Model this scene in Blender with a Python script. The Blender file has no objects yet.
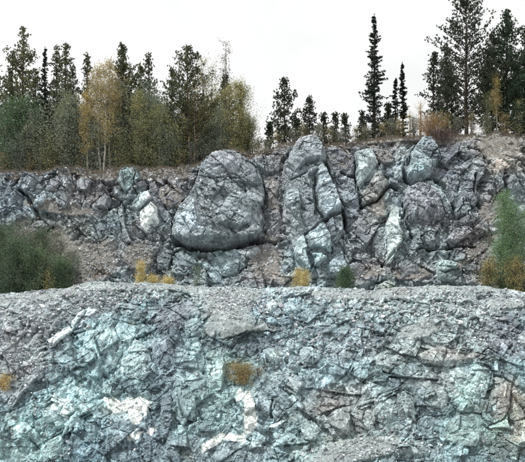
import bpy, math, random
import numpy as np
from math import radians as R

random.seed(7)
RS = np.random.RandomState(11)
SC = bpy.context.scene
COL = SC.collection

# ------------------------------------------------------------------ camera, sky, sun, exposure
F = 937.0            # focal length in photograph pixels (525 wide)
CZ = 1.7             # eye height
HOR = 470.0          # horizon row
cam = bpy.data.cameras.new('camera')
co = bpy.data.objects.new('camera', cam)
COL.objects.link(co)
co.location = (0, 0, CZ)
co.rotation_euler = (R(90), 0, 0)
cam.sensor_width = 36.0
cam.lens = 36.0 * F / 525.0
cam.shift_y = (HOR - 231.0) / 525.0
cam.clip_end = 3000
SC.camera = co

SUN_EL, SUN_AZ = 50.0, -52.0      # elevation; azimuth to the left of straight behind the camera
world = bpy.data.worlds.new('World')
SC.world = world
world.use_nodes = True
nt = world.node_tree
for n in list(nt.nodes):
    nt.nodes.remove(n)
wo = nt.nodes.new('ShaderNodeOutputWorld')
bg = nt.nodes.new('ShaderNodeBackground')
bg.inputs['Strength'].default_value = 0.088
sky = nt.nodes.new('ShaderNodeTexSky')
sky.sky_type = 'NISHITA'
sky.sun_disc = False
sky.sun_elevation = R(SUN_EL)
sky.sun_rotation = R(180 + SUN_AZ * -1)
mixw = nt.nodes.new('ShaderNodeMix')
mixw.data_type = 'RGBA'
mixw.inputs['B'].default_value = (11.6, 11.7, 11.6, 1)
tc = nt.nodes.new('ShaderNodeTexCoord')
nz = nt.nodes.new('ShaderNodeTexNoise')
nz.inputs['Scale'].default_value = 2.2
nz.inputs['Detail'].default_value = 5
rp = nt.nodes.new('ShaderNodeMapRange')
rp.inputs['From Min'].default_value = 0.36
rp.inputs['From Max'].default_value = 0.5
rp.inputs['To Min'].default_value = 0.78
rp.inputs['To Max'].default_value = 1.0
nt.links.new(tc.outputs['Generated'], nz.inputs['Vector'])
nt.links.new(nz.outputs['Fac'], rp.inputs['Value'])
nt.links.new(rp.outputs['Result'], mixw.inputs['Factor'])
nt.links.new(sky.outputs['Color'], mixw.inputs['A'])
nt.links.new(mixw.outputs['Result'], bg.inputs['Color'])
nt.links.new(bg.outputs['Background'], wo.inputs['Surface'])

sl = bpy.data.lights.new('sun', 'SUN')
sl.energy = 4.2
sl.angle = R(3)
sl.color = (1.0, 0.98, 0.95)
so = bpy.data.objects.new('sun', sl)
COL.objects.link(so)
so.location = (-40, -40, 80)
so.rotation_euler = (R(90 - SUN_EL), 0, R(SUN_AZ))   # shines towards +Y (into the cliff) and to the right
SC.view_settings.view_transform = 'Standard'
SC.view_settings.look = 'None'
SC.view_settings.exposure = 0.0
SC.view_settings.gamma = 1.0

# ------------------------------------------------------------------ materials
def srgb(c, sat=0.56):
    c = np.asarray(c, float) / 255.0
    m = c.mean(-1, keepdims=True)
    c = m + (c - m) * sat
    return np.where(c <= 0.04045, c / 12.92, ((c + 0.055) / 1.055) ** 2.4)

def new_mat(name):
    m = bpy.data.materials.new(name)
    m.use_nodes = True
    t = m.node_tree
    b = t.nodes['Principled BSDF']
    b.inputs['Specular IOR Level'].default_value = 0.2
    return m, t, b

def N(t, typ, **kw):
    n = t.nodes.new(typ)
    for k, v in kw.items():
        if k in n.inputs:
            n.inputs[k].default_value = v
        else:
            setattr(n, k, v)
    return n

def rock_material(name, base=None, contrast=1.0):
    m, t, b = new_mat(name)
    b.inputs['Roughness'].default_value = 0.82
    geo = N(t, 'ShaderNodeNewGeometry')
    n1 = N(t, 'ShaderNodeTexNoise', Scale=9.0, Detail=6.0, Roughness=0.7)
    n2 = N(t, 'ShaderNodeTexNoise', Scale=2.1, Detail=4.0, Roughness=0.6)
    for n in (n1, n2):
        t.links.new(geo.outputs['Position'], n.inputs['Vector'])
    r1 = N(t, 'ShaderNodeMapRange')
    r1.inputs['From Min'].default_value = 0.3; r1.inputs['From Max'].default_value = 0.7
    r1.inputs['To Min'].default_value = 1 - 0.42 * contrast; r1.inputs['To Max'].default_value = 1 + 0.42 * contrast
    t.links.new(n1.outputs['Fac'], r1.inputs['Value'])
    r2 = N(t, 'ShaderNodeMapRange')
    r2.inputs['From Min'].default_value = 0.3; r2.inputs['From Max'].default_value = 0.7
    r2.inputs['To Min'].default_value = 0.85; r2.inputs['To Max'].default_value = 1.15
    t.links.new(n2.outputs['Fac'], r2.inputs['Value'])
    mu = N(t, 'ShaderNodeMath', operation='MULTIPLY')
    t.links.new(r1.outputs['Result'], mu.inputs[0]); t.links.new(r2.outputs['Result'], mu.inputs[1])
    vm = N(t, 'ShaderNodeVectorMath', operation='SCALE')
    if base is None:
        at = N(t, 'ShaderNodeAttribute', attribute_name='Col')
        t.links.new(at.outputs['Color'], vm.inputs[0])
    else:
        vm.inputs[0].default_value = base
    t.links.new(mu.outputs[0], vm.inputs['Scale'])
    t.links.new(vm.outputs[0], b.inputs['Base Color'])
    bm_ = N(t, 'ShaderNodeBump', Strength=0.4, Distance=0.04)
    n3 = N(t, 'ShaderNodeTexNoise', Scale=14.0, Detail=5.0, Roughness=0.75)
    t.links.new(geo.outputs['Position'], n3.inputs['Vector'])
    t.links.new(n3.outputs['Fac'], bm_.inputs['Height'])
    t.links.new(bm_.outputs['Normal'], b.inputs['Normal'])
    return m

M_ROCK = rock_material('rock')

def leaf_material(name, cols, scale=1.2, trans=0.25):
    """cols: list of (pos, rgb linear)"""
    m, t, b = new_mat(name)
    b.inputs['Roughness'].default_value = 0.7
    tcn = N(t, 'ShaderNodeTexCoord')
    n1 = N(t, 'ShaderNodeTexNoise', Scale=scale, Detail=3.0, Roughness=0.6)
    t.links.new(tcn.outputs['Object'], n1.inputs['Vector'])
    wn = N(t, 'ShaderNodeTexNoise', Scale=17.0, Detail=1.0)
    t.links.new(tcn.outputs['Object'], wn.inputs['Vector'])
    ad = N(t, 'ShaderNodeMix', data_type='FLOAT')
    ad.inputs[0].default_value = 0.4
    t.links.new(n1.outputs['Fac'], ad.inputs[2]); t.links.new(wn.outputs['Fac'], ad.inputs[3])
    oi = N(t, 'ShaderNodeObjectInfo')
    jr = N(t, 'ShaderNodeMapRange')
    jr.inputs['To Min'].default_value = -0.06; jr.inputs['To Max'].default_value = 0.06
    t.links.new(oi.outputs['Random'], jr.inputs['Value'])
    a2 = N(t, 'ShaderNodeMath', operation='ADD')
    t.links.new(ad.outputs[0], a2.inputs[0]); t.links.new(jr.outputs['Result'], a2.inputs[1])
    cr = N(t, 'ShaderNodeValToRGB')
    el = cr.color_ramp.elements
    while len(el) > 1:
        el.remove(el[0])
    el[0].position = cols[0][0]; el[0].color = (*cols[0][1], 1)
    for p, c in cols[1:]:
        e = el.new(p); e.color = (*c, 1)
    t.links.new(a2.outputs[0], cr.inputs['Fac'])
    t.links.new(cr.outputs['Color'], b.inputs['Base Color'])
    tr = N(t, 'ShaderNodeBsdfTranslucent')
    t.links.new(cr.outputs['Color'], tr.inputs['Color'])
    mx = N(t, 'ShaderNodeMixShader', Fac=trans)
    t.links.new(b.outputs[0], mx.inputs[1]); t.links.new(tr.outputs[0], mx.inputs[2])
    t.links.new(mx.outputs[0], t.nodes['Material Output'].inputs['Surface'])
    return m

def bark_material(name, c1, c2, scale=8):
    m, t, b = new_mat(name)
    b.inputs['Roughness'].default_value = 0.9
    tcn = N(t, 'ShaderNodeTexCoord')
    mp = N(t, 'ShaderNodeMapping'); mp.inputs['Scale'].default_value = (1, 1, 0.25)
    n1 = N(t, 'ShaderNodeTexNoise', Scale=scale, Detail=5.0)
    t.links.new(tcn.outputs['Object'], mp.inputs['Vector']); t.links.new(mp.outputs[0], n1.inputs['Vector'])
    cr = N(t, 'ShaderNodeValToRGB')
    cr.color_ramp.elements[0].position = 0.35; cr.color_ramp.elements[0].color = (*c1, 1)
    cr.color_ramp.elements[1].position = 0.65; cr.color_ramp.elements[1].color = (*c2, 1)
    t.links.new(n1.outputs['Fac'], cr.inputs['Fac']); t.links.new(cr.outputs['Color'], b.inputs['Base Color'])
    return m

# ------------------------------------------------------------------ noise tools
TAB = RS.rand(8, 256, 256)
def vnoise(x, z, s, k=0):
    x = x / s + 37.3 * k; z = z / s - 11.7 * k
    ix = np.floor(x).astype(int); iz = np.floor(z).astype(int)
    fx = x - ix; fz = z - iz
    fx = fx * fx * (3 - 2 * fx); fz = fz * fz * (3 - 2 * fz)
    T = TAB[k % 8]
    a = T[ix & 255, iz & 255]; b = T[(ix + 1) & 255, iz & 255]
    c = T[ix & 255, (iz + 1) & 255]; d = T[(ix + 1) & 255, (iz + 1) & 255]
    return (a * (1 - fx) + b * fx) * (1 - fz) + (c * (1 - fx) + d * fx) * fz - 0.5
def fbm(x, z, s, k=0, o=4, g=0.55):
    r = 0; a = 1.0; tot = 0
    for i in range(o):
        r = r + a * vnoise(x, z, s / 2 ** i, k + i); tot += a; a *= g
    return r / tot * 1.6
def cells(x, z, s, k=0):
    """fractured plane noise: returns tilted-plane height (unit amplitude), crack distance, random id"""
    x = x / s; z = z / s
    ix = np.floor(x).astype(int); iz = np.floor(z).astype(int)
    f1 = np.full(x.shape, 9.0); f2 = np.full(x.shape, 9.0)
    idv = np.zeros(x.shape); px = np.zeros(x.shape); pz = np.zeros(x.shape)
    for dx in (-1, 0, 1):
        for dz in (-1, 0, 1):
            jx = (ix + dx) & 255; jz = (iz + dz) & 255
            rx = TAB[k % 8][jx, jz]; rz = TAB[(k + 1) % 8][jx, jz]
            qx = ix + dx + rx; qz = iz + dz + rz
            d = (x - qx) ** 2 + (z - qz) ** 2
            c = d < f1
            f2 = np.where(c, f1, np.minimum(f2, d))
            f1 = np.where(c, d, f1)
            idv = np.where(c, TAB[(k + 2) % 8][jx, jz], idv)
            px = np.where(c, qx, px); pz = np.where(c, qz, pz)
    i2 = (idv * 7919.13) % 1.0; i3 = (idv * 3571.77) % 1.0
    h = (idv - 0.5) + (i2 - 0.5) * 3.2 * (x - px) + (i3 - 0.5) * 3.2 * (z - pz)
    return h, np.sqrt(f2) - np.sqrt(f1), idv
def rot(x, z, a, ax=1.0):
    c, s = np.cos(a), np.sin(a)
    return (x * c + z * s) * ax, (-x * s + z * c)
def smooth(a, b, x):
    t = np.clip((x - a) / (b - a), 0, 1)
    return t * t * (3 - 2 * t)

# ------------------------------------------------------------------ layout of the two rock faces
LIP = [(-900, 292), (-200, 291), (0, 290), (30, 288), (62, 285), (80, 282), (105, 280), (150, 281), (200, 283), (262, 284), (300, 284), (345, 286), (400, 287),
       (440, 284), (465, 282), (490, 285), (525, 289), (800, 292), (1500, 292)]
CREST = [(-900, 160), (-200, 165), (0, 168), (30, 167), (62, 167), (95, 169), (115, 167), (130, 162), (148, 166), (175, 164), (195, 160), (205, 153), (215, 148), (232, 146),
         (250, 151), (268, 149), (284, 141), (300, 136), (320, 133), (326, 139), (350, 138), (380, 135), (410, 132), (430, 131), (470, 131),
         (500, 129), (525, 128), (800, 132), (1500, 140)]
ZB = 14.5
def yb_low(Z):
    Z = np.asarray(Z, float)
    # steep broken face, laid back talus towards the top
    return np.interp(Z, [-1, 0, 4, 9, 11.8, 13.6, 14.9], [56.0, 57.2, 59.2, 61.6, 63.2, 65.0, 66.6])
def yb_up(Z):
    Z = np.asarray(Z, float)
    return np.interp(Z, [13, 14.5, 17, 22, 27, 29, 31], [72.0, 72.6, 73.8, 75.2, 76.6, 77.6, 79.4])
def px2w(u, v, yb, h=0.8):
    u = np.asarray(u, float); v = np.asarray(v, float)
    Z = CZ + (HOR - v) / F * 68.0
    for i in range(12):
        Y = yb(Z) - h
        Z = 0.5 * Z + 0.5 * (CZ + (HOR - v) / F * Y)
    return (u - 262.5) / F * (yb(Z) - h), Z
lipx, lipz = px2w([p[0] for p in LIP], [p[1] for p in LIP], yb_low, 0.2)
crx, crz = px2w([p[0] for p in CREST], [p[1] for p in CREST], yb_up, 0.3)
def lip_z(X): return np.interp(X, lipx, lipz)
def crest_z(X): return np.interp(X, crx, crz)

# ------------------------------------------------------------------ hand placed rock blocks (outline traced in picture pixels, put at their own distance and depth)
# each: name-group, outline, protrusion (m), tilt to the right, tilt upwards (m per m), tint sRGB, edge steepness, dome
CY = (184, 196, 206); PALE = (205, 214, 214); GR = (142, 145, 152); PU = (124, 126, 136); BR = (140, 126, 118); DK = (104, 110, 122); WH = (226, 230, 224); TAN = (172, 156, 138)
UP = {
 'big': [
  ([(170,234),(171,215),(176,203),(186,192),(194,180),(198,165),(208,153),(222,146),(236,150),(250,158),(262,170),(266,190),(262,205),(266,218),(260,231),(246,239),(226,245),(204,246),(184,242)], 2.2, 0, 0.06, GR, 5, 0.9),
  ([(171,232),(172,213),(186,192),(196,195),(201,215),(203,232),(196,240),(182,240)], 2.5, 0.22, -0.05, CY, 4, 0.2),
  ([(193,195),(195,180),(200,172),(208,180),(203,200),(204,218),(199,214)], 2.55, 0.25, -0.05, (160,185,190), 5, 0.1),
  ([(199,168),(208,154),(222,147),(235,151),(246,162),(243,172),(225,178),(208,176)], 2.5, 0.05, -0.22, (150,146,156), 5, 0.3),
  ([(208,184),(228,178),(222,196),(212,206),(205,204)], 2.75, 0.1, 0.1, PU, 5, 0.1),
  ([(226,181),(243,176),(256,168),(263,184),(250,190),(238,186)], 2.55, -0.1, 0.15, PU, 6, 0.1),
  ([(214,208),(226,194),(240,188),(256,192),(262,206),(255,222),(238,232),(220,228),(206,222)], 2.9, -0.12, 0.12, (146,154,160), 4, 0.4),
  ([(184,238),(196,224),(214,226),(234,234),(216,243),(196,243)], 2.75, 0.0, 0.18, (138,148,156), 6, 0.1),
  ([(234,234),(256,222),(264,226),(257,236),(240,240)], 2.5, -0.1, 0.1, GR, 6, 0.1),
 ],
 'pillar': [
  ([(284,160),(292,143),(305,134),(320,133),(327,146),(330,166),(340,188),(346,208),(347,235),(350,262),(342,277),(306,277),(292,262),(290,245),(282,225),(283,200),(280,175)], 1.7, 0.0, -0.05, GR, 4, 0.5),
  ([(285,163),(292,143),(305,134),(318,134),(325,146),(323,160),(306,163),(294,172)], 2.4, 0.05, -0.12, (152,154,162), 6, 0.2),
  ([(313,168),(325,161),(335,184),(342,206),(325,218),(317,206),(315,186)], 2.6, -0.15, -0.05, CY, 7, 0.1),
  ([(303,168),(322,163),(318,172),(306,177)], 2.5, 0.1, -0.2, GR, 8, 0),
  ([(301,183),(313,184),(316,205),(314,219),(303,209)], 2.1, 0.2, 0.0, DK, 8, 0),
  ([(284,186),(299,181),(302,208),(306,226),(296,223),(284,206)], 2.3, 0.15, -0.05, (168,180,186), 7, 0.1),
  ([(307,233),(324,220),(332,238),(331,254),(319,248),(309,249)], 2.7, 0.05, 0.02, (170,190,196), 8, 0.1),
  ([(327,219),(342,213),(345,233),(338,246),(333,238)], 2.3, -0.2, 0.0, (150,156,164), 8, 0.1),
  ([(310,251),(319,249),(330,256),(320,265),(313,264)], 2.6, 0.0, -0.2, (180,208,212), 8, 0.1),
  ([(296,237),(306,233),(309,252),(314,270),(303,268),(292,252)], 2.2, 0.2, 0.0, (158,178,184), 7, 0.1),
  ([(322,266),(332,256),(345,247),(351,262),(344,276),(325,276)], 2.1, -0.1, -0.1, (164,184,194), 6, 0.2),
  ([(328,150),(336,176),(346,205),(341,206),(330,172)], 2.0, -0.3, 0.0, (120,122,134), 8, 0.0),
 ],
 'whiteslab': [
  ([(122,209),(135,190),(149,184),(160,198),(163,220),(148,234),(136,226),(130,212)], 1.2, 0.0, 0.0, GR, 6, 0.1),
  ([(126,205),(138,189),(149,187),(151,196),(137,209)], 1.75, 0.1, -0.2, (200,212,216), 9, 0.0),
  ([(138,211),(151,199),(156,203),(159,219),(146,232),(139,224)], 1.85, 0.1, -0.1, WH, 9, 0.0),
 ],
 'greentop': [
  ([(116,180),(118,166),(128,162),(135,170),(133,183),(123,191)], 1.5, 0.1, -0.1, (150,176,176), 6, 0.2),
 ],
 'roundboulder': [
  ([(14,179),(22,168),(34,170),(38,180),(33,190),(22,191)], 1.7, 0.05, -0.1, (134,142,150), 6, 0.6),
 ],
 'wedge': [
  ([(355,148),(373,146),(380,160),(361,186),(357,172)], 1.9, 0.12, -0.1, (184,198,200), 9, 0.05),
  ([(362,189),(381,163),(391,178),(378,197),(367,200)], 1.7, -0.1, 0.15, (158,146,136), 9, 0.05),
 ],
 'cyantop': [
  ([(408,173),(411,152),(424,134),(436,135),(443,158),(433,172),(415,178)], 2.0, 0.05, -0.1, (144,162,168), 6, 0.3),
  ([(408,172),(413,160),(424,162),(428,172),(416,178)], 2.2, 0.1, -0.3, (165,195,200), 7, 0.1),
  ([(420,150),(428,138),(436,140),(440,156),(430,162)], 2.25, 0.0, 0.1, (140,150,160), 8, 0.1),
 ],
 'purpledome': [
  ([(406,186),(424,178),(437,188),(447,212),(437,222),(421,229),(410,221),(404,200)], 2.1, 0.05, -0.05, (140,130,142), 6, 0.6),
  ([(408,210),(414,190),(420,196),(418,222),(411,219)], 2.2, 0.3, 0, (150,150,160), 8, 0),
 ],
 'tallslab': [
  ([(386,262),(388,242),(385,226),(394,200),(400,206),(402,224),(407,235),(398,250),(392,262)], 2.0, 0.15, -0.08, (196,206,204), 7, 0.1),
 ],
 'lowboulder': [
  ([(436,262),(442,257),(460,261),(465,272),(454,282),(441,279)], 1.9, 0.1, -0.25, (150,176,170), 6, 0.4),
 ],
 'lipboulder': [
  ([(376,290),(379,281),(389,276),(397,281),(400,290)], 1.6, 0.1, -0.2, (198,200,190), 5, 0.4),
 ],
}
UPS = [  # ordinary blocks of the upper face
 ([(0,170),(12,176),(20,192),(18,205),(0,206)], 1.3, 0.1, 0, (118,124,138), 6, 0.2),
 ([(25,200),(35,193),(44,186),(46,198),(35,207)], 1.2, 0.1, -0.2, CY, 7, 0.1),
 ([(0,212),(12,202),(22,212),(10,224),(0,226)], 1.2, 0, 0, (130,148,156), 7, 0.1),
 ([(50,190),(60,184),(70,190),(68,205),(56,208)], 1.2, 0.2, -0.1, GR, 7, 0.1),
 ([(70,172),(80,170),(93,178),(87,190),(74,188)], 1.4, 0.1, -0.1, (134,140,150), 7, 0.2),
 ([(40,175),(55,171),(63,182),(52,190),(42,186)], 1.3, 0.1, 0, (132,130,140), 7, 0.1),
 ([(88,204),(104,190),(111,196),(104,207),(94,211)], 1.1, 0, -0.2, GR, 7, 0.1),
 ([(26,222),(40,212),(56,220),(40,231),(30,232)], 1.1, 0, 0.2, (112,110,124), 7, 0.1),
 ([(103,214),(113,206),(121,210),(120,232),(108,233)], 1.4, 0.2, 0, (128,146,154), 7, 0.1),
 ([(114,204),(122,203),(125,225),(131,240),(122,243)], 1.3, -0.1, 0, GR, 8, 0),
 ([(93,222),(103,217),(108,236),(98,241)], 1.3, 0.1, 0, DK, 8, 0),
 ([(345,155),(354,149),(356,170),(346,172)], 1.5, 0, 0, (140,140,150), 8, 0),
 ([(347,174),(357,174),(361,190),(366,202),(351,206)], 1.3, 0.1, 0, PU, 7, 0.1),
 ([(392,165),(403,154),(408,165),(404,178),(396,176)], 1.5, 0.1, -0.1, GR, 8, 0.1),
 ([(376,146),(390,144),(395,158),(386,166),(381,159)], 1.4, 0, 0, BR, 8, 0),
 ([(405,150),(411,144),(418,140),(412,151),(409,164)], 1.4, 0, 0, DK, 8, 0),
 ([(428,180),(443,188),(455,208),(450,216),(440,200)], 1.7, -0.3, 0, (176,190,196), 8, 0),
 ([(372,236),(383,229),(386,245),(381,256),(373,250)], 1.2, 0.1, 0, (160,168,172), 7, 0),
 ([(350,223),(362,212),(374,222),(369,233),(354,233)], 1.3, 0.1, 0, (136,130,140), 7, 0.1),
 ([(346,237),(360,235),(369,249),(352,256)], 1.2, 0, 0, (128,136,146), 7, 0.1),
 ([(404,198),(409,192),(411,224),(405,228)], 1.5, 0.2, 0, (130,128,138), 8, 0),
 ([(446,170),(461,160),(470,172),(463,185),(450,182)], 1.2, 0, 0, (124,130,140), 7, 0.1),
 ([(463,186),(474,178),(483,192),(477,206),(466,202)], 1.4, 0, 0, (122,124,136), 7, 0.1),
 ([(450,185),(462,188),(464,204),(457,213),(451,200)], 1.3, 0.1, 0, (130,150,150), 7, 0.1),
 ([(467,211),(478,207),(483,215),(474,223)], 1.2, 0, 0, GR, 8, 0),
 ([(420,236),(432,228),(443,235),(438,246),(424,244)], 1.3, 0.1, -0.1, (150,152,160), 7, 0.1),
 ([(445,240),(456,226),(470,224),(481,232),(478,242),(460,246)], 1.5, 0, 0, (136,132,142), 6, 0.2),
 ([(427,251),(440,246),(452,250),(448,259),(433,262)], 1.3, 0.1, -0.1, (150,160,166), 7, 0.1),
 ([(455,251),(468,247),(468,258),(457,260)], 1.3, 0.1, -0.1, (150,166,172), 7, 0.1),
 ([(464,146),(478,142),(484,152),(472,158)], 1.2, 0, 0, (116,112,124), 7, 0.1),
 ([(485,170),(492,166),(501,180),(497,196),(487,190)], 1.2, 0.1, 0, (130,130,136), 7, 0.1),
 ([(506,168),(520,172),(528,195),(512,192)], 1.2, 0, 0, GR, 7, 0.1),
 ([(499,148),(512,138),(524,142),(522,156),(508,160)], 1.1, 0, 0, BR, 7, 0.1),
 ([(200,262),(214,252),(232,250),(246,262),(240,276),(214,281)], 1.3, 0.1, -0.2, (150,172,180), 5, 0.3),
 ([(174,250),(190,247),(197,261),(184,272),(172,264)], 1.2, 0.1, -0.1, (130,142,152), 6, 0.2),
 ([(232,243),(255,240),(263,248),(251,257),(238,251)], 1.2, 0, -0.2, GR, 6, 0.1),
 ([(154,246),(165,240),(172,250),(167,268),(156,267)], 1.1, 0, 0, DK, 6, 0.1),
 ([(262,151),(275,146),(284,153),(280,168),(266,170)], 1.2, 0, 0, (132,128,138), 6, 0.1),
 ([(265,173),(280,172),(282,195),(268,200)], 1.0, 0, 0, BR, 6, 0.1),
 ([(262,206),(278,202),(284,222),(276,240),(266,232)], 1.0, 0, 0, (136,130,136), 6, 0.2),
 ([(328,142),(345,139),(352,150),(344,168),(334,166)], 0.9, 0, 0, PU, 6, 0.1),
 ([(350,262),(364,256),(372,268),(360,278),(350,274)], 1.0, 0, -0.1, (130,130,138), 6, 0.1),
 ([(398,262),(412,252),(424,262),(420,276),(402,278)], 1.1, 0, -0.1, (136,140,144), 6, 0.2),
 ([(160,190),(172,182),(184,190),(176,202),(164,204)], 0.9, 0, -0.1, (120,116,128), 6, 0.2),
 ([(488,222),(500,210),(512,216),(508,232),(492,236)], 1.0, 0, 0, GR, 6, 0.1),
]
LOWS = [
 ([(67,322),(77,309),(88,303),(96,307),(90,316),(80,325),(71,327)], 1.3, 0.3, -0.1, (206,218,224), 5, 0.3),
 ([(42,338),(66,322),(70,329),(50,345)], 1.1, 0.1, -0.2, (214,216,220), 7, 0.1),
 ([(22,362),(41,341),(49,347),(32,368)], 1.0, 0.1, -0.2, (196,198,200), 7, 0.1),
 ([(0,402),(20,380),(31,370),(36,376),(14,398),(0,414)], 0.9, 0.1, -0.1, (176,176,182), 7, 0.1),
 ([(88,334),(95,318),(108,312),(113,322),(106,350),(93,357)], 1.1, 0.1, -0.2, (168,192,196), 5, 0.2),
 ([(118,358),(133,335),(146,345),(152,370),(140,380),(122,376)], 1.0, 0.2, -0.2, (184,204,206), 5, 0.4),
 ([(140,321),(165,301),(198,300),(196,311),(178,328),(160,332)], 0.55, 0.1, -0.05, (130,126,138), 7, 0.0),
 ([(112,301),(140,299),(150,308),(136,320),(115,314)], 0.8, 0, -0.1, (158,170,176), 5, 0.1),
 ([(150,338),(166,332),(178,344),(176,368),(160,376),(152,360)], 0.6, 0.1, 0, (128,134,152), 5, 0.1),
 ([(182,318),(196,313),(206,330),(200,352),(186,346)], 0.8, -0.1, -0.1, (150,172,176), 5, 0.2),
 ([(254,392),(266,390),(272,402),(270,424),(261,424),(256,410)], 0.8, 0.1, 0, (146,160,170), 7, 0.1),
 ([(272,398),(284,404),(288,412),(276,422),(271,412)], 0.8, 0.1, 0, (150,168,176), 7, 0.1),
 ([(264,426),(278,420),(286,414),(287,420),(276,428)], 0.9, 0, -0.2, (206,214,214), 8, 0.0),
 ([(455,376),(480,362),(494,366),(490,392),(486,412),(470,400)], 0.95, 0.05, -0.1, (150,168,168), 5, 0.3),
 ([(494,368),(508,372),(517,386),(515,404),(507,420),(497,424),(488,412),(492,392)], 1.2, 0, -0.05, (168,156,146), 5, 0.3),
 ([(449,422),(462,413),(484,415),(490,430),(480,446),(455,446)], 0.95, 0, -0.05, (132,148,148), 5, 0.2),
 ([(418,352),(440,344),(490,354),(480,360),(450,366),(424,362)], 1.0, 0, -0.2, (164,152,146), 7, 0.1),
 ([(322,412),(345,405),(352,412),(352,438),(334,440)], 0.7, 0, 0, (146,146,146), 5, 0.1),
 ([(353,408),(375,400),(378,420),(374,434),(354,438)], 0.75, -0.1, 0, (152,146,142), 5, 0.1),
 ([(380,398),(404,386),(420,394),(418,420),(382,428)], 0.7, 0, 0, (140,150,150), 4, 0.2),
 ([(425,395),(446,384),(458,398),(450,412),(430,414)], 0.7, 0, 0, (166,168,164), 5, 0.2),
 ([(396,444),(420,440),(440,444),(436,462),(398,462)], 0.7, 0, 0, (148,156,158), 5, 0.2),
 ([(300,424),(316,417),(321,430),(316,442),(304,440)], 0.8, 0, 0, (160,176,176), 6, 0.2),
 ([(314,404),(338,396),(350,402),(332,410),(316,414)], 0.8, 0, 0, (170,156,150), 6, 0.1),
 ([(260,302),(272,294),(279,302),(276,312),(262,312)], 1.3, 0.2, -0.2, (210,222,226), 8, 0.1),
 ([(280,304),(290,296),(300,304),(298,312),(284,312)], 1.2, 0.1, -0.2, (168,186,194), 8, 0.1),
 ([(251,304),(257,302),(262,313),(257,318),(252,312)], 1.1, -0.2, 0, (150,186,198), 8, 0.1),
 ([(268,314),(276,313),(280,322),(270,326),(264,320)], 1.1, 0.2, -0.2, (120,146,160), 8, 0.1),
 ([(281,314),(292,313),(296,322),(286,330),(280,322)], 1.2, 0.2, -0.2, (130,156,168), 8, 0.1),
 ([(255,296),(263,289),(270,291),(262,300)], 1.0, 0, -0.2, (130,140,150), 8, 0.1),
 ([(300,318),(312,304),(327,294),(330,304),(322,312),(308,322)], 1.0, -0.1, -0.1, (118,130,142), 7, 0.1),
 ([(334,318),(345,306),(360,312),(352,320),(338,324)], 0.9, 0, -0.3, (146,156,160), 7, 0.1),
 ([(316,322),(330,318),(334,330),(320,334)], 0.9, 0, -0.3, (140,152,158), 7, 0.1),
 ([(444,306),(454,300),(462,306),(456,314),(446,314)], 1.1, 0.1, -0.3, (150,154,158), 8, 0.1),
 ([(432,312),(441,309),(446,318),(436,324)], 1.1, 0.1, -0.3, (170,176,178), 8, 0.1),
 ([(470,310),(482,309),(482,317),(472,318)], 1.1, 0, -0.3, (178,184,184), 8, 0.1),
 ([(496,318),(514,312),(525,322),(512,332),(500,328)], 1.1, 0, -0.2, (132,124,136), 7, 0.1),
 ([(516,334),(528,326),(534,344),(524,350)], 1.0, 0, -0.2, (156,160,160), 7, 0.1),
 ([(8,426),(20,418),(32,430),(22,442),(10,440)], 0.9, 0.1, 0, (146,176,178), 6, 0.2),
 ([(36,408),(50,396),(62,402),(58,420),(42,424)], 0.8, 0.1, -0.1, (172,202,204), 5, 0.3),
 ([(62,424),(76,404),(82,406),(70,430),(58,438)], 1.0, 0.2, -0.1, (166,196,196), 7, 0.1),
 ([(78,416),(92,408),(100,424),(94,446),(82,440)], 0.6, 0, 0, (118,146,158), 5, 0.2),
 ([(44,440),(60,434),(64,452),(52,462),(42,456)], 0.7, 0, 0, (140,166,164), 5, 0.2),
 ([(172,388),(188,380),(198,396),(192,420),(178,418)], 0.7, 0.1, 0, (134,160,164), 5, 0.2),
 ([(204,352),(218,345),(226,362),(222,390),(208,392)], 0.9, 0.1, -0.1, (168,194,192), 5, 0.3),
 ([(160,396),(170,392),(172,420),(166,440),(158,430)], 0.6, -0.2, 0, (120,124,138), 5, 0.1),
 ([(100,376),(116,384),(112,394),(100,392)], 0.7, 0, 0, (160,184,186), 6, 0.1),
 ([(300,346),(316,340),(322,356),(312,366),(300,362)], 0.8, 0, -0.1, (162,178,180), 6, 0.2),
 ([(286,370),(300,368),(306,384),(296,396),(284,388)], 0.7, 0, -0.1, (186,190,192), 6, 0.2),
 ([(262,348),(278,344),(290,352),(280,366),(264,364)], 0.8, 0, -0.1, (166,186,190), 6, 0.2),
 ([(338,352),(348,346),(356,356),(350,370),(340,366)], 0.7, 0, 0, (150,152,160), 6, 0.2),
 ([(376,352),(396,346),(404,360),(390,372),(376,366)], 0.8, 0, -0.1, (160,166,166), 6, 0.2),
]
QUARTZ = [[(104,400),(112,396),(121,402),(130,397),(144,396),(151,408),(146,418),(136,424),(126,412),(112,412)],
 [(126,436),(137,428),(143,431),(135,440),(128,441)],
 [(145,433),(150,426),(157,429),(152,436)],
 [(236,390),(241,386),(244,394),(240,402),(236,399)],
 [(243,396),(250,388),(254,402),(259,420),(252,432),(243,434),(244,412)],
 [(200,444),(214,438),(232,433),(246,434),(244,441),(226,440),(212,447),(202,452)]]
FAN = ([(200,290),(262,289),(250,300),(256,316),(266,322),(284,325),(286,331),(262,331),(240,333),(223,340),(213,337),(199,315),(197,298)], 0.6, 0.0, -0.02, (160,156,154), 6, 0.0)
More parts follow.
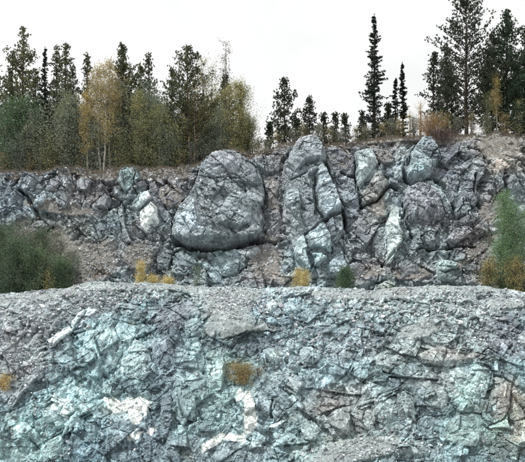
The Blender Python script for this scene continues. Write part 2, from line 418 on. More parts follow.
# cracks: (face, points, width m, depth m)
CR_UP = [
 ([(176,238),(190,244),(215,246),(240,241),(262,236)], 0.22, 1.4), ([(264,236),(275,240),(282,238)], 0.1, 0.5),
 ([(14,186),(24,193),(30,204),(36,214)], 0.1, 0.8), ([(95,205),(110,204),(120,196)], 0.1, 0.6), ([(130,205),(138,196),(147,182)], 0.1, 0.6),
 ([(343,168),(356,173),(358,186),(364,200)], 0.09, 0.7), ([(356,146),(358,160),(360,186)], 0.08, 0.6), ([(375,147),(381,160)], 0.08, 0.7),
 ([(362,202),(378,198),(392,180),(398,184)], 0.1, 0.8), ([(404,165),(410,178),(420,180),(434,174),(446,184),(456,206)], 0.12, 0.9),
 ([(405,200),(408,222),(416,234)], 0.12, 0.8), ([(385,262),(395,250),(405,236)], 0.1, 0.8), ([(345,210),(346,222),(350,235)], 0.1, 0.6),
 ([(326,160),(336,184),(345,208),(347,222)], 0.14, 0.9), ([(305,232),(326,218),(344,208)], 0.1, 0.9), ([(316,170),(315,186),(317,206),(326,219),(334,240),(332,250)], 0.07, 0.6),
 ([(292,178),(303,172),(325,162)], 0.09, 0.7), ([(420,246),(440,247),(460,244),(478,244)], 0.1, 0.6), ([(466,214),(458,215),(452,208)], 0.1, 0.6),
 ([(26,174),(16,176),(8,182)], 0.08, 0.6), ([(34,232),(40,228),(50,224)], 0.12, 0.6), ([(246,262),(238,270),(222,274)], 0.09, 0.5),
 ([(164,178),(172,184)], 0.15, 0.5), ([(230,177),(246,190)], 0.1, 0.5), ([(196,176),(215,178),(234,176)], 0.07, 0.4),
 ([(478,172),(476,190),(484,204)], 0.09, 0.6), ([(316,256),(312,268),(306,272)], 0.08, 0.5), ([(470,144),(484,150),(492,158)], 0.08, 0.4),
]
CR_LO = [
 ([(298,425),(312,418),(330,411),(355,402),(380,396),(404,384),(425,366)], 0.06, 0.4), ([(452,397),(462,411),(486,413)], 0.1, 0.6),
 ([(518,378),(516,404),(506,421),(494,425),(484,412)], 0.11, 0.7), ([(418,440),(443,438),(450,450)], 0.09, 0.6), ([(311,418),(318,437)], 0.08, 0.5),
 ([(0,412),(26,398),(48,390),(68,378)], 0.08, 0.5), ([(15,434),(30,444),(41,462)], 0.08, 0.6), ([(42,438),(56,428),(73,410),(72,402)], 0.07, 0.5),
 ([(146,306),(165,304),(178,297)], 0.07, 0.5), ([(110,316),(130,322),(146,318)], 0.06, 0.5), ([(152,324),(166,314)], 0.07, 0.5),
 ([(332,322),(346,318),(356,316)], 0.08, 0.6), ([(90,326),(96,318)], 0.12, 0.7), ([(203,352),(222,342),(232,334)], 0.06, 0.4),
 ([(256,418),(262,426),(272,424),(286,408),(298,398)], 0.07, 0.5), ([(286,362),(300,362),(312,352)], 0.06, 0.4), ([(424,344),(440,350),(470,352)], 0.07, 0.5),
 ([(300,322),(312,326),(330,300)], 0.08, 0.4), ([(478,360),(490,346),(500,352)], 0.08, 0.5), ([(376,396),(374,412),(378,430)], 0.05, 0.35),
 ([(340,380),(352,366),(362,344)], 0.05, 0.35), ([(170,392),(174,420),(180,460)], 0.06, 0.4), ([(196,332),(204,350),(202,372)], 0.06, 0.4),
 ([(404,430),(430,414),(450,414)], 0.06, 0.4), ([(120,330),(118,352),(108,372)], 0.06, 0.4), ([(60,352),(84,340),(92,330)], 0.06, 0.4),
]

def seg_dist(X, Z, a, b):
    ax, az = a; bx, bz = b
    dx, dz = bx - ax, bz - az
    L = dx * dx + dz * dz + 1e-9
    t = np.clip(((X - ax) * dx + (Z - az) * dz) / L, 0, 1)
    return np.hypot(X - ax - t * dx, Z - az - t * dz)
def inside(X, Z, P):
    r = np.zeros(X.shape, bool)
    n = len(P)
    for i in range(n):
        x1, z1 = P[i]; x2, z2 = P[(i + 1) % n]
        if z1 == z2: continue
        c = ((z1 > Z) != (z2 > Z)) & (X < (x2 - x1) * (Z - z1) / (z2 - z1) + x1)
        r ^= c
    return r

def detail(X, Z, th, k, rough=1.0, fine=1.0, wp=0.22, ck=1.0, tiny=1.0):
    """broken-rock relief in metres, joint direction th (one angle)"""
    wx = X + wp * fbm(X, Z, 1.6, k, 3); wz = Z + wp * fbm(X, Z, 1.6, k + 3, 3)
    a, b = rot(wx, wz, th, 1.9)
    h0, e0, i0 = cells(a * 0.9, b, 2.6, k + 1)
    h1, e1, i1 = cells(a, b, 1.15, k)
    h2, e2, i2 = cells(a + 3.1, b, 0.55, k + 2)
    a2, b2 = rot(wx, wz, th + 0.8, 1.5)
    h3, e3, i3 = cells(a2, b2, 0.27, k + 4)
    h4, e4, i4 = cells(a2 * 0.7 + b2 * 0.7, b2, 0.13, k + 5)
    m = smooth(-0.3, 0.2, fbm(X, Z, 3.0, k + 1, 3))
    m2 = smooth(-0.25, 0.15, fbm(X, Z, 1.9, k + 3, 3))
    h = 0.34 * h0 + 0.18 * ck * h1 + fine * (0.10 * h2 * (0.35 + m) + tiny * (0.055 * h3 * (0.3 + m2) + 0.028 * h4 * (0.3 + m2)))
    h -= 0.4 * ck * np.exp(-(e0 / 0.028) ** 2) * smooth(-0.05, 0.1, fbm(X, Z, 2.2, k + 6, 3)) + 0.14 * ck * np.exp(-(e1 / 0.045) ** 2) * m + 0.07 * fine * np.exp(-(e2 / 0.07) ** 2) * m2
    # blocks fallen out and blocks left standing proud
    h -= fine * (0.26 * (i2 > 0.92) * (0.3 + m) + 0.15 * (i3 > 0.9) * (0.2 + m2) + 0.06 * (i4 > 0.88) * m2)
    h += fine * (0.12 * (i2 < 0.08) + 0.06 * (i3 < 0.08))
    h += 0.05 * fbm(X, Z, 0.9, k + 2, 5, 0.5)
    ga, gb = rot(wx, wz, th + 0.12, 1.0)
    gm = smooth(-0.15, 0.25, fbm(X, Z, 2.6, k + 5, 3))
    h += gm * (0.20 * (0.25 - np.abs(vnoise(ga / 7.0, gb, 0.42, k + 3))) + 0.09 * (0.25 - np.abs(vnoise(ga / 6.0, gb, 0.17, k + 1))))
    tint = 0.35 * (i1 - .5) + 0.45 * (i2 - .5) + 0.45 * (i3 - .5) + 0.3 * (i4 - .5) + 0.3 * (i0 - .5)
    return h * rough, tint

class Face:
    pass

def block_h(B, X, Z, k):
    d = np.full(X.shape, 1e9); he = np.full(X.shape, 1e9)
    P = B['P']; n = len(P)
    sz = min(1.0, 0.35 + 0.4 * min(B['rx'], B['rz']))
    wx = X + sz * (0.12 * fbm(X, Z, 0.9, k, 3) + 0.1 * fbm(X, Z, 0.22, k + 1, 2)); wz = Z + sz * (0.12 * fbm(X, Z, 0.9, k + 2, 3) + 0.1 * fbm(X, Z, 0.22, k + 3, 2))
    for i in range(n):
        s = seg_dist(wx, wz, P[i], P[(i + 1) % n])
        d = np.minimum(d, s)
        he = np.minimum(he, B['k'][i] * s)
    ins = inside(wx, wz, P)
    x, z = X - B['c'][0], Z - B['c'][1]
    fr = B['p'] + B['tx'] * x + B['tz'] * z - 0.12 * B['dome'] * ((x / B['rx']) ** 2 + (z / B['rz']) ** 2)
    # chopped corners: random oblique planes
    for (ca, off, sl) in B['chop']:
        fr = np.minimum(fr, B['p'] + sl * (off - (x * math.cos(ca) / B['rx'] + z * math.sin(ca) / B['rz'])))
    h = np.minimum(fr, -0.35 + he)
    h = np.where(ins, h, -1.0)
    return h, ins, d

def down(P, i):
    # is the outward side of edge i facing down
    a, b = P[i], P[(i + 1) % len(P)]
    cz = sum(p[1] for p in P) / len(P)
    return abs(a[0] - b[0]) > abs(a[1] - b[1]) and (a[1] + b[1]) / 2 < cz
def make_block(spec, yb, th):
    poly, p, tx, tz, tint, k, dome = spec
    h = min(p, 1.0)
    px, pz = px2w([q[0] for q in poly], [q[1] for q in poly], yb, h)
    rr = random.Random(int(sum(q[0] * 3 + q[1] for q in poly)))
    P = list(zip(px, pz))
    cx, cz = px.mean(), pz.mean()
    B = dict(P=P, p=p, tx=tx, tz=tz, tint=tint, dome=dome, c=(cx, cz), th=th + rr.uniform(-0.5, 0.5),
             rx=(px.max() - px.min()) / 2, rz=(pz.max() - pz.min()) / 2,
             k=[k * rr.uniform(0.5, 2.2) * ((1.6 if dome > 0.8 else 1.2) if down(P, i) else 1.0) for i in range(len(P))],
             chop=[(rr.uniform(0, 6.28), rr.uniform(0.2, 0.75), rr.uniform(0.3, 1.5)) for _ in range(4 + int(3 * dome + (px.max() - px.min())))], seed=rr.randint(0, 7))
    return B

def grid_mesh(name, X, Y, Z, col, keep=None, back=None):
    nr, nc = X.shape
    V = np.stack([X, Y, Z], -1).reshape(-1, 3)
    idx = np.arange(nr * nc).reshape(nr, nc)
    q = np.stack([idx[:-1, :-1], idx[:-1, 1:], idx[1:, 1:], idx[1:, :-1]], -1).reshape(-1, 4)
    if keep is not None:
        kf = keep.reshape(-1)
        q = q[kf[q].all(1)]
    C = col.reshape(-1, 3)
    if back is not None and len(q):
        # closed back: skirt from the border to a back plane
        e = np.concatenate([q[:, [0, 1]], q[:, [1, 2]], q[:, [2, 3]], q[:, [3, 0]]])
        key = np.sort(e, 1); code = key[:, 0].astype(np.int64) * (nr * nc) + key[:, 1]
        u_, inv, cnt = np.unique(code, return_inverse=True, return_counts=True)
        be = e[cnt[inv] == 1]
        n0 = len(V)
        bv = np.unique(be)
        mp = -np.ones(n0, int); mp[bv] = n0 + np.arange(len(bv))
        VB = V[bv].copy(); VB[:, 1] += back
        ctr = VB.mean(0); VB[:, [0, 2]] = ctr[[0, 2]] + (VB[:, [0, 2]] - ctr[[0, 2]]) * 0.97
        V = np.concatenate([V, VB, ctr[None]]); C = np.concatenate([C, C[bv], C[bv].mean(0)[None]])
        sk = np.stack([be[:, 1], be[:, 0], mp[be[:, 0]], mp[be[:, 1]]], -1)
        tri = np.stack([mp[be[:, 1]], mp[be[:, 0]], np.full(len(be), len(V) - 1)], -1)
        q = np.concatenate([q, sk])
    else:
        tri = np.zeros((0, 3), int)
    used = np.unique(np.concatenate([q.reshape(-1), tri.reshape(-1)]))
    mp = np.zeros(len(V), int); mp[used] = np.arange(len(used))
    return raw_mesh(name, V[used], mp[q], mp[tri], C[used])

def raw_mesh(name, V, quads, tris, C=None):
    me = bpy.data.meshes.new(name)
    nq, ntr = len(quads), len(tris)
    me.vertices.add(len(V)); me.vertices.foreach_set('co', np.ascontiguousarray(V, dtype=np.float32).ravel())
    me.loops.add(nq * 4 + ntr * 3)
    li = np.concatenate([np.asarray(quads).reshape(-1), np.asarray(tris).reshape(-1)]).astype(np.int32)
    me.loops.foreach_set('vertex_index', li)
    me.polygons.add(nq + ntr)
    ls = np.concatenate([np.arange(nq) * 4, nq * 4 + np.arange(ntr) * 3]).astype(np.int32)
    me.polygons.foreach_set('loop_start', ls)
    me.update(calc_edges=True)
    me.shade_flat()
    if C is not None:
        a = me.color_attributes.new('Col', 'FLOAT_COLOR', 'POINT')
        c4 = np.ones((len(V), 4), np.float32); c4[:, :3] = C
        a.data.foreach_set('color', c4.ravel())
    return me

def link(name, me, mat, parent=None):
    o = bpy.data.objects.new(name, me)
    COL.objects.link(o)
    if mat and not me.materials: me.materials.append(mat)
    if parent is not None: o.parent = parent
    return o
def tag(o, label=None, cat=None, group=None, kind=None):
    if label: o['label'] = label
    if cat: o['category'] = cat
    if group: o['group'] = group
    if kind: o['kind'] = kind
    return o
def empty(name, loc):
    o = bpy.data.objects.new(name, None); COL.objects.link(o); o.location = loc
    o.empty_display_size = 0.3
    return o

# ------------------------------------------------------------------ mineral colours of the two faces (staining, dirt, quartz) and shade painted under the fan lip, per place
GAIN = 1.05
COOL = np.array([0.925, 1.005, 1.01])
# (u, v, ru, rv, rot deg, colour, weight)
DIRT_UP = [(95,262,24,20,-35), (165,173,28,8,0), (172,196,12,12,0), (140,256,16,14,20), (266,262,17,17,0), (273,222,7,24,0), (366,271,20,7,0), (340,156,10,12,0),
 (500,148,24,12,0), (476,250,32,6,-40), (30,250,46,22,0), (252,152,18,4,10), (95,176,28,6,0), (60,208,38,6,8), (412,274,24,6,0), (492,214,14,12,0), (378,204,7,12,0), (380,139,40,4,0), (455,139,20,6,0), (20,180,8,4,0)]
DIRT_LO = [(232,294,34,8,0), (120,286,80,5,0), (370,294,60,6,0), (440,289,70,5,0), (352,452,44,13,-15), (40,296,50,6,-8), (210,330,6,10,0), (505,304,26,6,0), (420,330,24,8,-20)]
TINT_UP = [
 (60,178,80,12,0,(112,110,122),.7), (90,190,30,12,-20,(140,118,112),.7), (100,205,25,12,0,(126,112,116),.6), (50,240,50,22,0,(140,132,112),.7), (95,268,28,16,-30,(150,130,122),.8),
 (165,175,30,14,0,(128,112,114),.9), (170,190,22,16,20,(112,104,114),.8), (140,250,30,20,0,(134,120,116),.6), (110,225,18,16,0,(126,140,148),.6), (180,262,25,14,0,(128,150,156),.6),
 (225,262,30,14,0,(136,164,170),.6), (262,265,26,20,0,(150,132,132),.85), (274,225,14,28,0,(140,128,132),.8), (275,180,12,34,10,(144,132,134),.7), (248,152,28,8,10,(118,106,112),.8),
 (340,155,14,20,0,(120,104,110),.8), (340,180,10,20,20,(112,108,120),.7), (360,245,22,30,0,(128,122,128),.7), (366,270,24,10,0,(146,126,124),.8), (376,212,12,16,0,(150,140,132),.8),
 (385,150,20,12,0,(140,122,116),.7), (415,250,26,26,0,(122,128,134),.6), (410,270,30,10,0,(142,128,124),.7), (445,160,16,18,-40,(104,100,114),.8), (465,180,24,26,0,(118,118,128),.7),
 (500,150,30,20,0,(150,128,112),.85), (515,160,20,20,0,(146,132,122),.7), (490,205,16,20,0,(138,118,116),.8), (475,250,28,12,35,(142,114,108),.9), (450,220,30,8,0,(128,108,110),.6),
 (485,235,20,8,40,(140,116,112),.8), (480,275,22,10,0,(134,118,110),.7), (315,262,30,18,0,(140,166,176),.7), (300,245,10,24,0,(160,178,180),.5), (130,168,10,6,0,(140,186,180),.7),
 (128,175,5,5,0,(120,180,170),.6), (395,240,10,22,0,(178,192,192),.5), (152,200,6,14,0,(120,110,118),.6), (345,225,12,20,0,(118,122,134),.6), (230,200,40,40,0,(140,142,150),.3),
 (10,200,22,22,0,(110,122,138),.6), (350,138,180,6,0,(124,106,104),.8), (60,168,70,5,0,(104,94,96),.7), (455,140,22,10,-30,(92,86,98),.8),
 (20,268,60,22,0,(96,98,80),.8), (290,278,12,10,0,(150,140,110),.6), (525,215,20,30,0,(120,124,118),.5),
]
TINT_LO = [
 (20,320,60,30,-30,(150,146,152),.9), (25,350,40,26,-45,(152,146,150),.8), (20,380,26,14,-45,(140,138,146),.7), (70,300,60,12,0,(148,150,156),.8), (55,380,36,14,-40,(120,140,150),.7),
 (130,288,80,8,0,(146,152,156),.7), (170,295,50,8,0,(158,168,168),.7), (230,303,30,20,0,(138,138,140),.8), (275,310,24,20,0,(146,172,184),.7), (250,343,38,9,0,(96,108,118),1.2),  # last entry: shadow of the drop below the fan lip, painted dark
 (350,292,90,8,0,(156,160,164),.8), (360,320,50,20,0,(152,166,172),.6), (400,300,60,14,0,(158,162,162),.6), (455,320,50,30,0,(150,158,158),.8), (500,300,40,16,0,(158,156,158),.8),
 (505,335,30,16,20,(134,126,138),.8), (70,350,40,30,0,(136,162,168),.5), (110,345,30,30,0,(150,178,184),.6), (130,355,20,20,0,(170,194,198),.5), (60,420,50,30,-30,(142,178,182),.7),
 (62,400,22,16,-30,(176,210,210),.7), (84,440,20,24,0,(96,126,146),.6), (88,458,12,7,0,(84,110,132),.6), (20,445,30,20,0,(150,176,172),.6), (125,430,30,24,0,(132,146,158),.6),
 (165,360,20,36,0,(122,134,148),.6), (162,410,12,40,5,(112,132,142),.45), (150,450,40,16,0,(122,130,144),.5), (190,390,24,44,0,(136,156,158),.6), (225,390,20,40,10,(146,172,170),.6),
 (218,360,8,30,20,(180,208,204),.5), (225,450,40,20,0,(130,138,144),.7), (195,300,12,20,0,(176,192,192),.4), (265,440,50,22,0,(150,168,172),.6), (275,385,30,30,0,(170,182,186),.5),
 (320,370,40,30,0,(146,166,174),.6), (335,400,36,12,-20,(158,146,142),.7), (350,420,40,22,-10,(142,142,140),.8), (330,450,40,14,-20,(160,174,168),.6), (400,410,36,22,0,(136,144,146),.7),
 (360,345,50,16,0,(142,150,158),.6), (400,350,36,16,-20,(160,162,160),.6), (440,380,30,14,0,(162,158,156),.6), (470,390,16,16,60,(176,208,202),.8), (490,385,14,26,20,(150,166,168),.5),
 (508,400,12,20,0,(172,150,136),.7), (470,430,26,16,0,(134,162,156),.8), (505,440,26,20,0,(128,136,126),.7), (500,425,24,5,-40,(104,132,110),.7), (520,420,10,20,0,(166,148,128),.7),
 (410,450,30,14,0,(152,160,162),.6), (455,355,40,6,5,(160,146,140),.7), (175,312,20,12,-20,(126,126,136),.6), (445,345,14,5,0,(176,182,178),.4), (300,440,20,20,0,(148,178,176),.5),
 (325,395,8,6,0,(190,172,164),.6), (122,408,22,10,0,(225,230,210),.35), (300,355,20,20,0,(160,178,184),.5),(250,410,6,22,0,(220,222,216),.35),(345,300,20,8,0,(170,186,192),.5),(380,308,14,5,30,(190,166,140),.5),
]
DIRT_COL = {1: (140, 144, 143), 3: (126, 114, 105)}
def face_colour(X, Y, Z, tints, base, k, tint, smo=None):
    u = 262.5 + F * X / Y; v = HOR - F * (Z - CZ) / Y
    wu = u + 14 * fbm(X, Z, 2.2, k, 4, 0.7); wv = v + 14 * fbm(X, Z, 2.2, k + 3, 4, 0.7)
    q = Y * 0.9; Xo, Zo = X, Z; X = X + q; Z = Z + 0.7 * q
    c = np.ones(X.shape + (3,)) * srgb(base)
    n = fbm(X, Z, 3.5, k + 1, 4)
    c = c * (1 + 0.45 * n)[..., None]
    bw = 1.3 if k == 3 else 0.9
    W = np.zeros(X.shape) + bw; A = c * bw
    for (cu, cv, ru, rv, ro, rgb, w) in tints:
        a = R(ro); du = wu - cu; dv = wv - cv
        x = (du * math.cos(a) + dv * math.sin(a)) / (ru * 1.05); y = (-du * math.sin(a) + dv * math.cos(a)) / (rv * 1.1)
        g = w * w * 3 * np.exp(-1.4 * (x * x + y * y) ** 1.5)
        W += g; A += g[..., None] * srgb(rgb)
    c = A / W[..., None]
    if smo is not None:
        c = c * (1 - 0.85 * smo[..., None]) + 0.85 * smo[..., None] * srgb(DIRT_COL[k])
    # pale mineral bloom and dirt, both with shapes of their own
    g = np.clip(tint * 1.0 + fbm(X, Z, 0.9, k + 2, 5, 0.7) * 1.1 + 0.45 * fbm(X, Z, 0.22, k + 6, 3, 0.8), -1, 1)
    pal = smooth(0.18, 0.62, g)[..., None]
    c = c * (1 - 0.48 * pal) + 0.48 * pal * np.clip(c * 2.1 + 0.05 * np.array([0.9, 1.02, 1.03]), 0, 0.75)
    drk = smooth(0.15, 0.6, -g)[..., None]
    c = c * (1 - drk * np.array([0.32, 0.31, 0.28]))
    rust = smooth(0.25, 0.6, fbm(X, Z, 1.7, k + 5, 4, 0.65))[..., None]
    c = c * (1 - rust * np.array([-0.06, 0.06, 0.13]))
    if k == 1:
        u3 = u + 6 * fbm(Xo, Zo, 0.7, 2, 4, 0.75); v3 = v + 6 * fbm(Xo, Zo, 0.7, 5, 4, 0.75)
        for P in QUARTZ:
            ins = inside(u3, v3, P)
            if ins.any():
                c = np.where(ins[..., None] & (fbm(Xo, Zo, 0.35, 3, 3) > -0.36)[..., None], np.array([0.8, 0.8, 0.77]) / GAIN, c)
    for th_, sgn in ((1.0, 0), (1.62, 1), (2.2, 2)):
        a_, b_ = rot(Xo + 0.3 * fbm(Xo, Zo, 1.5, 1, 3), Zo, th_)
        st = fbm(a_ / 9.0, b_, 0.16, k + sgn, 3, 0.6) * smooth(-0.05, 0.3, fbm(Xo, Zo, 4.0, k + sgn, 2) + 0.08)
        c = c * (1 + (0.75 if smo is None else 0.75 * (1 - 0.8 * smo)) * st)[..., None]
    a_, b_ = rot(Xo + 0.25 * fbm(Xo, Zo, 1.2, 3, 3), Zo, 1.5)
    seep = smooth(0.3, 0.62, fbm(a_ / 14.0, b_, 0.3, k + 4, 4, 0.6)) * smooth(0.0, 0.3, fbm(Xo, Zo, 3.2, k + 6, 3))
    c = c * (1 - 0.55 * seep[..., None] * np.array([0.75, 1.0, 1.15]))
    f = 1 + 0.5 * fbm(X, Z, 0.16, k + 4, 2)
    # autumn hues strengthened as in the picture: push saturation slightly
    m = c.mean(-1, keepdims=True)
    c = m + (c - m) * 1.1
    return np.clip(c * f[..., None] * GAIN * COOL, 0.01, 0.82)

def cracks_carve(X, Z, H, cr, yb, k):
    wx = X + 0.16 * fbm(X, Z, 0.7, k, 3); wz = Z + 0.16 * fbm(X, Z, 0.7, k + 1, 3)
    for pts, w, dep in cr:
        px, pz = px2w([p[0] for p in pts], [p[1] for p in pts], yb, 1.2)
        x0, x1, z0, z1 = px.min() - 1, px.max() + 1, pz.min() - 1, pz.max() + 1
        m = (X > x0) & (X < x1) & (Z > z0) & (Z < z1)
        if not m.any(): continue
        xx = wx[m]; zz = wz[m]
        d = np.full(xx.shape, 1e9)
        for i in range(len(px) - 1):
            d = np.minimum(d, seg_dist(xx, zz, (px[i], pz[i]), (px[i + 1], pz[i + 1])))
        ww = (0.7 if k == 1 else 1.3) * w * (0.7 + 0.9 * np.clip(vnoise(xx, zz, 0.9, 3) + 0.5, 0, 1))
        H[m] -= (0.4 if k == 1 else 1.3) * dep * np.clip(1 - d / ww, 0, 1) ** 0.7
    return H

def wobble(X, Y, Z):
    q = Y * 0.8
    a = 0.09 * fbm(X * 0.3 + q * 1.3, Z + q, 0.42, 2, 4, 0.6)
    b = 0.09 * fbm(X + q, Z * 0.3 - q * 1.3, 0.42, 5, 4, 0.6)
    return X + a, Y, Z + b
def xcoords(half, step, far):
    a = np.arange(-half, half + step, step)
    g = []; s = step; x = a[-1]
    while x < far:
        s = min(s * 1.05, 1.0); x += s; g.append(x)
    g = np.array(g)
    return np.concatenate([-g[::-1], a, g])

def joint_lo(X, Z):
    # joint direction over the lower face: diagonal at left, near vertical in the middle, shallow diagonal at right
    return np.interp(X, [-19, -10, -4, 4, 12, 19], [2.25, 2.0, 1.62, 1.1, 0.75, 2.3])

def random_blocks(F_, X, Z, H, T, k, n_by_size, th_fun, dens, hb):
    """many convex broken blocks, tallest wins; T collects a tint per block"""
    nr, nc = X.shape
    xs = X[0]; rr = np.random.RandomState(100 + k)
    zlo = Z[0]; 
    for (n, smin, smax, pr) in n_by_size:
        for i in range(n):
            cx = rr.uniform(xs[0] if smin > 0.5 else -F_.half, xs[-1] if smin > 0.5 else F_.half)
            if smin > 0.5: cx = rr.uniform(-F_.half - 3, F_.half + 3)
            j = np.searchsorted(xs, cx); j = min(max(j, 1), nc - 2)
            z0, z1 = Z[0, j], Z[F_.nface - 1, j]
            cz = rr.uniform(z0, z1)
            if rr.rand() > dens(cx, cz, smin): continue
            s = rr.uniform(smin, smax)
            asp = rr.uniform(0.45, 1.0)
            th = th_fun(cx, cz) + rr.normal() * 0.35
            R_ = s * 1.25
            j0, j1 = np.searchsorted(xs, cx - R_), np.searchsorted(xs, cx + R_)
            zr = (z1 - z0) / (F_.nface - 1)
            i0 = max(0, int((cz - R_ - z0) / zr)); i1 = min(F_.nface, int((cz + R_ - z0) / zr) + 1)
            if j1 - j0 < 3 or i1 - i0 < 3: continue
            x = X[i0:i1, j0:j1] - cx; z = Z[i0:i1, j0:j1] - cz
            c_, s_ = math.cos(th), math.sin(th)
            a = x * c_ + z * s_; b = (-x * s_ + z * c_) / asp
            hb0 = hb[min(i1 - 1, (i0 + i1) // 2), j]
            top = hb0 + pr * s * rr.uniform(0.5, 1.3)
            h = top + rr.normal() * 0.28 * x + (rr.normal() * 0.25 - 0.1) * z
            ne = rr.randint(4, 7); off = rr.uniform(0, 6.28)
            for e in range(ne):
                al = off + e * 6.283 / ne + rr.uniform(-0.3, 0.3)
                r_ = s * rr.uniform(0.55, 0.95)
                kk = rr.uniform(1.2, 7.0)
                h = np.minimum(h, top - 0.9 * s - 0.15 + kk * (r_ - (a * math.cos(al) + b * math.sin(al))))
            sub = H[i0:i1, j0:j1]
            w = h > sub
            sub[w] = h[w]
            tt = rr.normal() * 0.28
            T[i0:i1, j0:j1][w] = tt
    return H, T

def build_face(key, half, step, zbot, ztop_fun, yb, nface, specs_struct, specs_things, cr, tints, base, blocks_n, th_fun, dens, struct_name, smooth_specs=(), seed=0):
    F_ = Face(); F_.half = half; F_.nface = nface; F_.yb = yb; F_.th = th_fun; F_.tints = tints; F_.base = base; F_.k = seed; F_.cr = cr
    xs = xcoords(half, step, 75.0)
    zt = ztop_fun(xs) + 0.18 * fbm(xs, xs * 0, 0.7, seed, 3) + 0.25 * fbm(xs, xs * 0 + 3, 2.2, seed + 1, 2)
    t = np.linspace(0, 1, nface)[:, None]
    Z = zbot + (zt - zbot)[None, :] * t
    X = np.repeat(xs[None, :], nface, 0)
    undf = lambda X, Z: 0.55 * fbm(X, Z, 6.5, seed, 3) + 0.3 * fbm(X, Z, 2.4, seed + 2, 3)
    und = undf(X, Z)
    F_.und = und
    H = und.copy() - 0.15
    T = np.zeros_like(H)
    H, T = random_blocks(F_, X, Z, H, T, seed, blocks_n, th_fun, dens, und)
    wxb = X + 4.0 * fbm(X, Z, 5.0, seed + 6, 3)
    w1 = smooth(-7.2, -6.8, wxb); w2 = smooth(7.3, 7.7, wxb)
    wq = [(1 - w1) * (1 - w2), w1 * (1 - w2), w2]
    dt = np.zeros_like(X); tn = np.zeros_like(X)
    for q, cxx in enumerate((-14, 0, 14)):
        m = wq[q] > 0
        a_, b_ = detail(X[m], Z[m], float(th_fun(cxx, 0)), seed + q, 1.0, 0.5 if key == 'low' else 0.8, 0.12, 0.4 if key == 'low' else 0.9, 1.7 if key == 'low' else 1.1)
        dt[m] += a_ * wq[q][m]; tn[m] += b_ * wq[q][m]
    rub = dens_map(X, Z, dens)
    H = H + dt * (1.0 - 0.35 * rub)
    # smooth dirt and scree slopes
    smo = np.zeros_like(H)
    Yq = yb(Z); U = 262.5 + F * X / Yq; V = HOR - F * (Z - CZ) / Yq
    nzz = fbm(X, Z, 1.4, seed + 2, 4, 0.6)
    for cu, cv, ru, rv, ro in (DIRT_UP if key == 'up' else DIRT_LO):
        a = R(ro); du, dv = U - cu, V - cv
        q = np.sqrt(((du * math.cos(a) + dv * math.sin(a)) / ru) ** 2 + ((-du * math.sin(a) + dv * math.cos(a)) / rv) ** 2)
        smo = np.maximum(smo, smooth(0.0, 0.35, 1.15 - q + 0.55 * nzz))
    hs = und + 0.22 + 0.12 * fbm(X, Z, 1.1, seed + 5, 5, 0.6)
    H = H * (1 - 0.85 * smo) + 0.85 * smo * np.maximum(hs, H - 0.3)
    tn = tn * (1 - 0.7 * smo); T = T * (1 - 0.8 * smo)
    F_.smo = smo
    FB = [make_block(s, yb, 0) for s in smooth_specs]
    for B in FB:
        h, ins, d = block_h(B, X, Z, seed)
        de = np.full(X.shape, 9.0)
        for q in range(len(B['P'])):
            if not down(B['P'], q): de = np.minimum(de, seg_dist(X, Z, B['P'][q], B['P'][(q + 1) % len(B['P'])]))
        w = smooth(0.0, 0.9, de + 0.3 * fbm(X, Z, 0.7, 4, 4)) * ins
        fanh = h + 0.12 * fbm(X, Z, 0.8, 5, 5, 0.65)
        H = H * (1 - w) + w * fanh
        T = T * (1 - w); tn = tn * (1 - 0.8 * w); smo = np.maximum(smo, w)
    cracks_carve(X, Z, H, cr, yb, seed)
    # seat the hand placed blocks
    allB = []
    for s in specs_struct:
        allB.append((None, make_block(s, yb, th_fun((s[0][0][0] - 262) / 13.0, 0))))
    for g, lst in specs_things.items():
        for s in lst:
            allB.append((g, make_block(s, yb, th_fun((s[0][0][0] - 262) / 13.0, 0))))
    for g, B in allB:
        cc = float(undf(np.array([B['c'][0]]), np.array([B['c'][1]]))[0])
        B['thing'] = g is not None or min(B['tint']) > 195
        if g is None:
            B['p'] = B['p'] * (0.26 if key == 'low' else 0.26) + 0.12 + cc * 0.95
        else:
            B['p'] = B['p'] - ({'big': 0.95, 'pillar': 0.9}.get(g, 0.85)) + (0 if g in ('big', 'pillar') else 0.5 * cc)
    F_.blocks = allB
    for g, B in allB:
        h, ins, d = block_h(B, X, Z, B['seed'])
        lim = np.where(d < 0.22, h + 0.5, h - 0.1)
        if g == 'big': lim = h - 0.15
        lim = np.maximum(lim, -0.9)
        H = np.where(ins, np.minimum(H, lim), H)
    # roll back at the top edge
    top = (zt[None, :] - Z)
    roll = 0.7 * np.clip(1 - top / 0.9, 0, 1) ** 2
    F_.roll = lambda Xq, Zq: 0.7 * np.clip(1 - (np.interp(Xq, xs, zt) - Zq) / 0.9, 0, 1) ** 2
    H = H - roll
    Y = yb(Z) - H
    # extra rows going back over the top
    nb = 14
    s = (np.linspace(0, 1, nb + 1)[1:] ** 1.3 * 3.2)[:, None]
    Xb = np.repeat(xs[None, :], nb, 0)
    Yb = Y[-1][None, :] + s
    Zb_ = zt[None, :] + (0.10 * fbm(Xb, Yb, 0.8, seed, 4) - 0.02 * s) * np.minimum(1, s * 3)
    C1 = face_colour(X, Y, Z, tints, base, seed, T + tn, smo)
    Cb = face_colour(Xb, Yb * 1.0, Zb_, tints, base, seed, 0 * Xb)
    X_s, Y_s, Z_s = X, Y, Z
    wt = np.clip((zt[None, :] - Z) / 0.4, 0, 1)
    xw, _, zw = wobble(X, Y, Z)
    X = X + (xw - X) * wt; Z = Z + (zw - Z) * wt
    XX = np.concatenate([X, Xb]); YY = np.concatenate([Y, Yb]); ZZ = np.concatenate([Z, Zb_]); CC = np.concatenate([C1, Cb])
    X, Y, Z = X_s, Y_s, Z_s
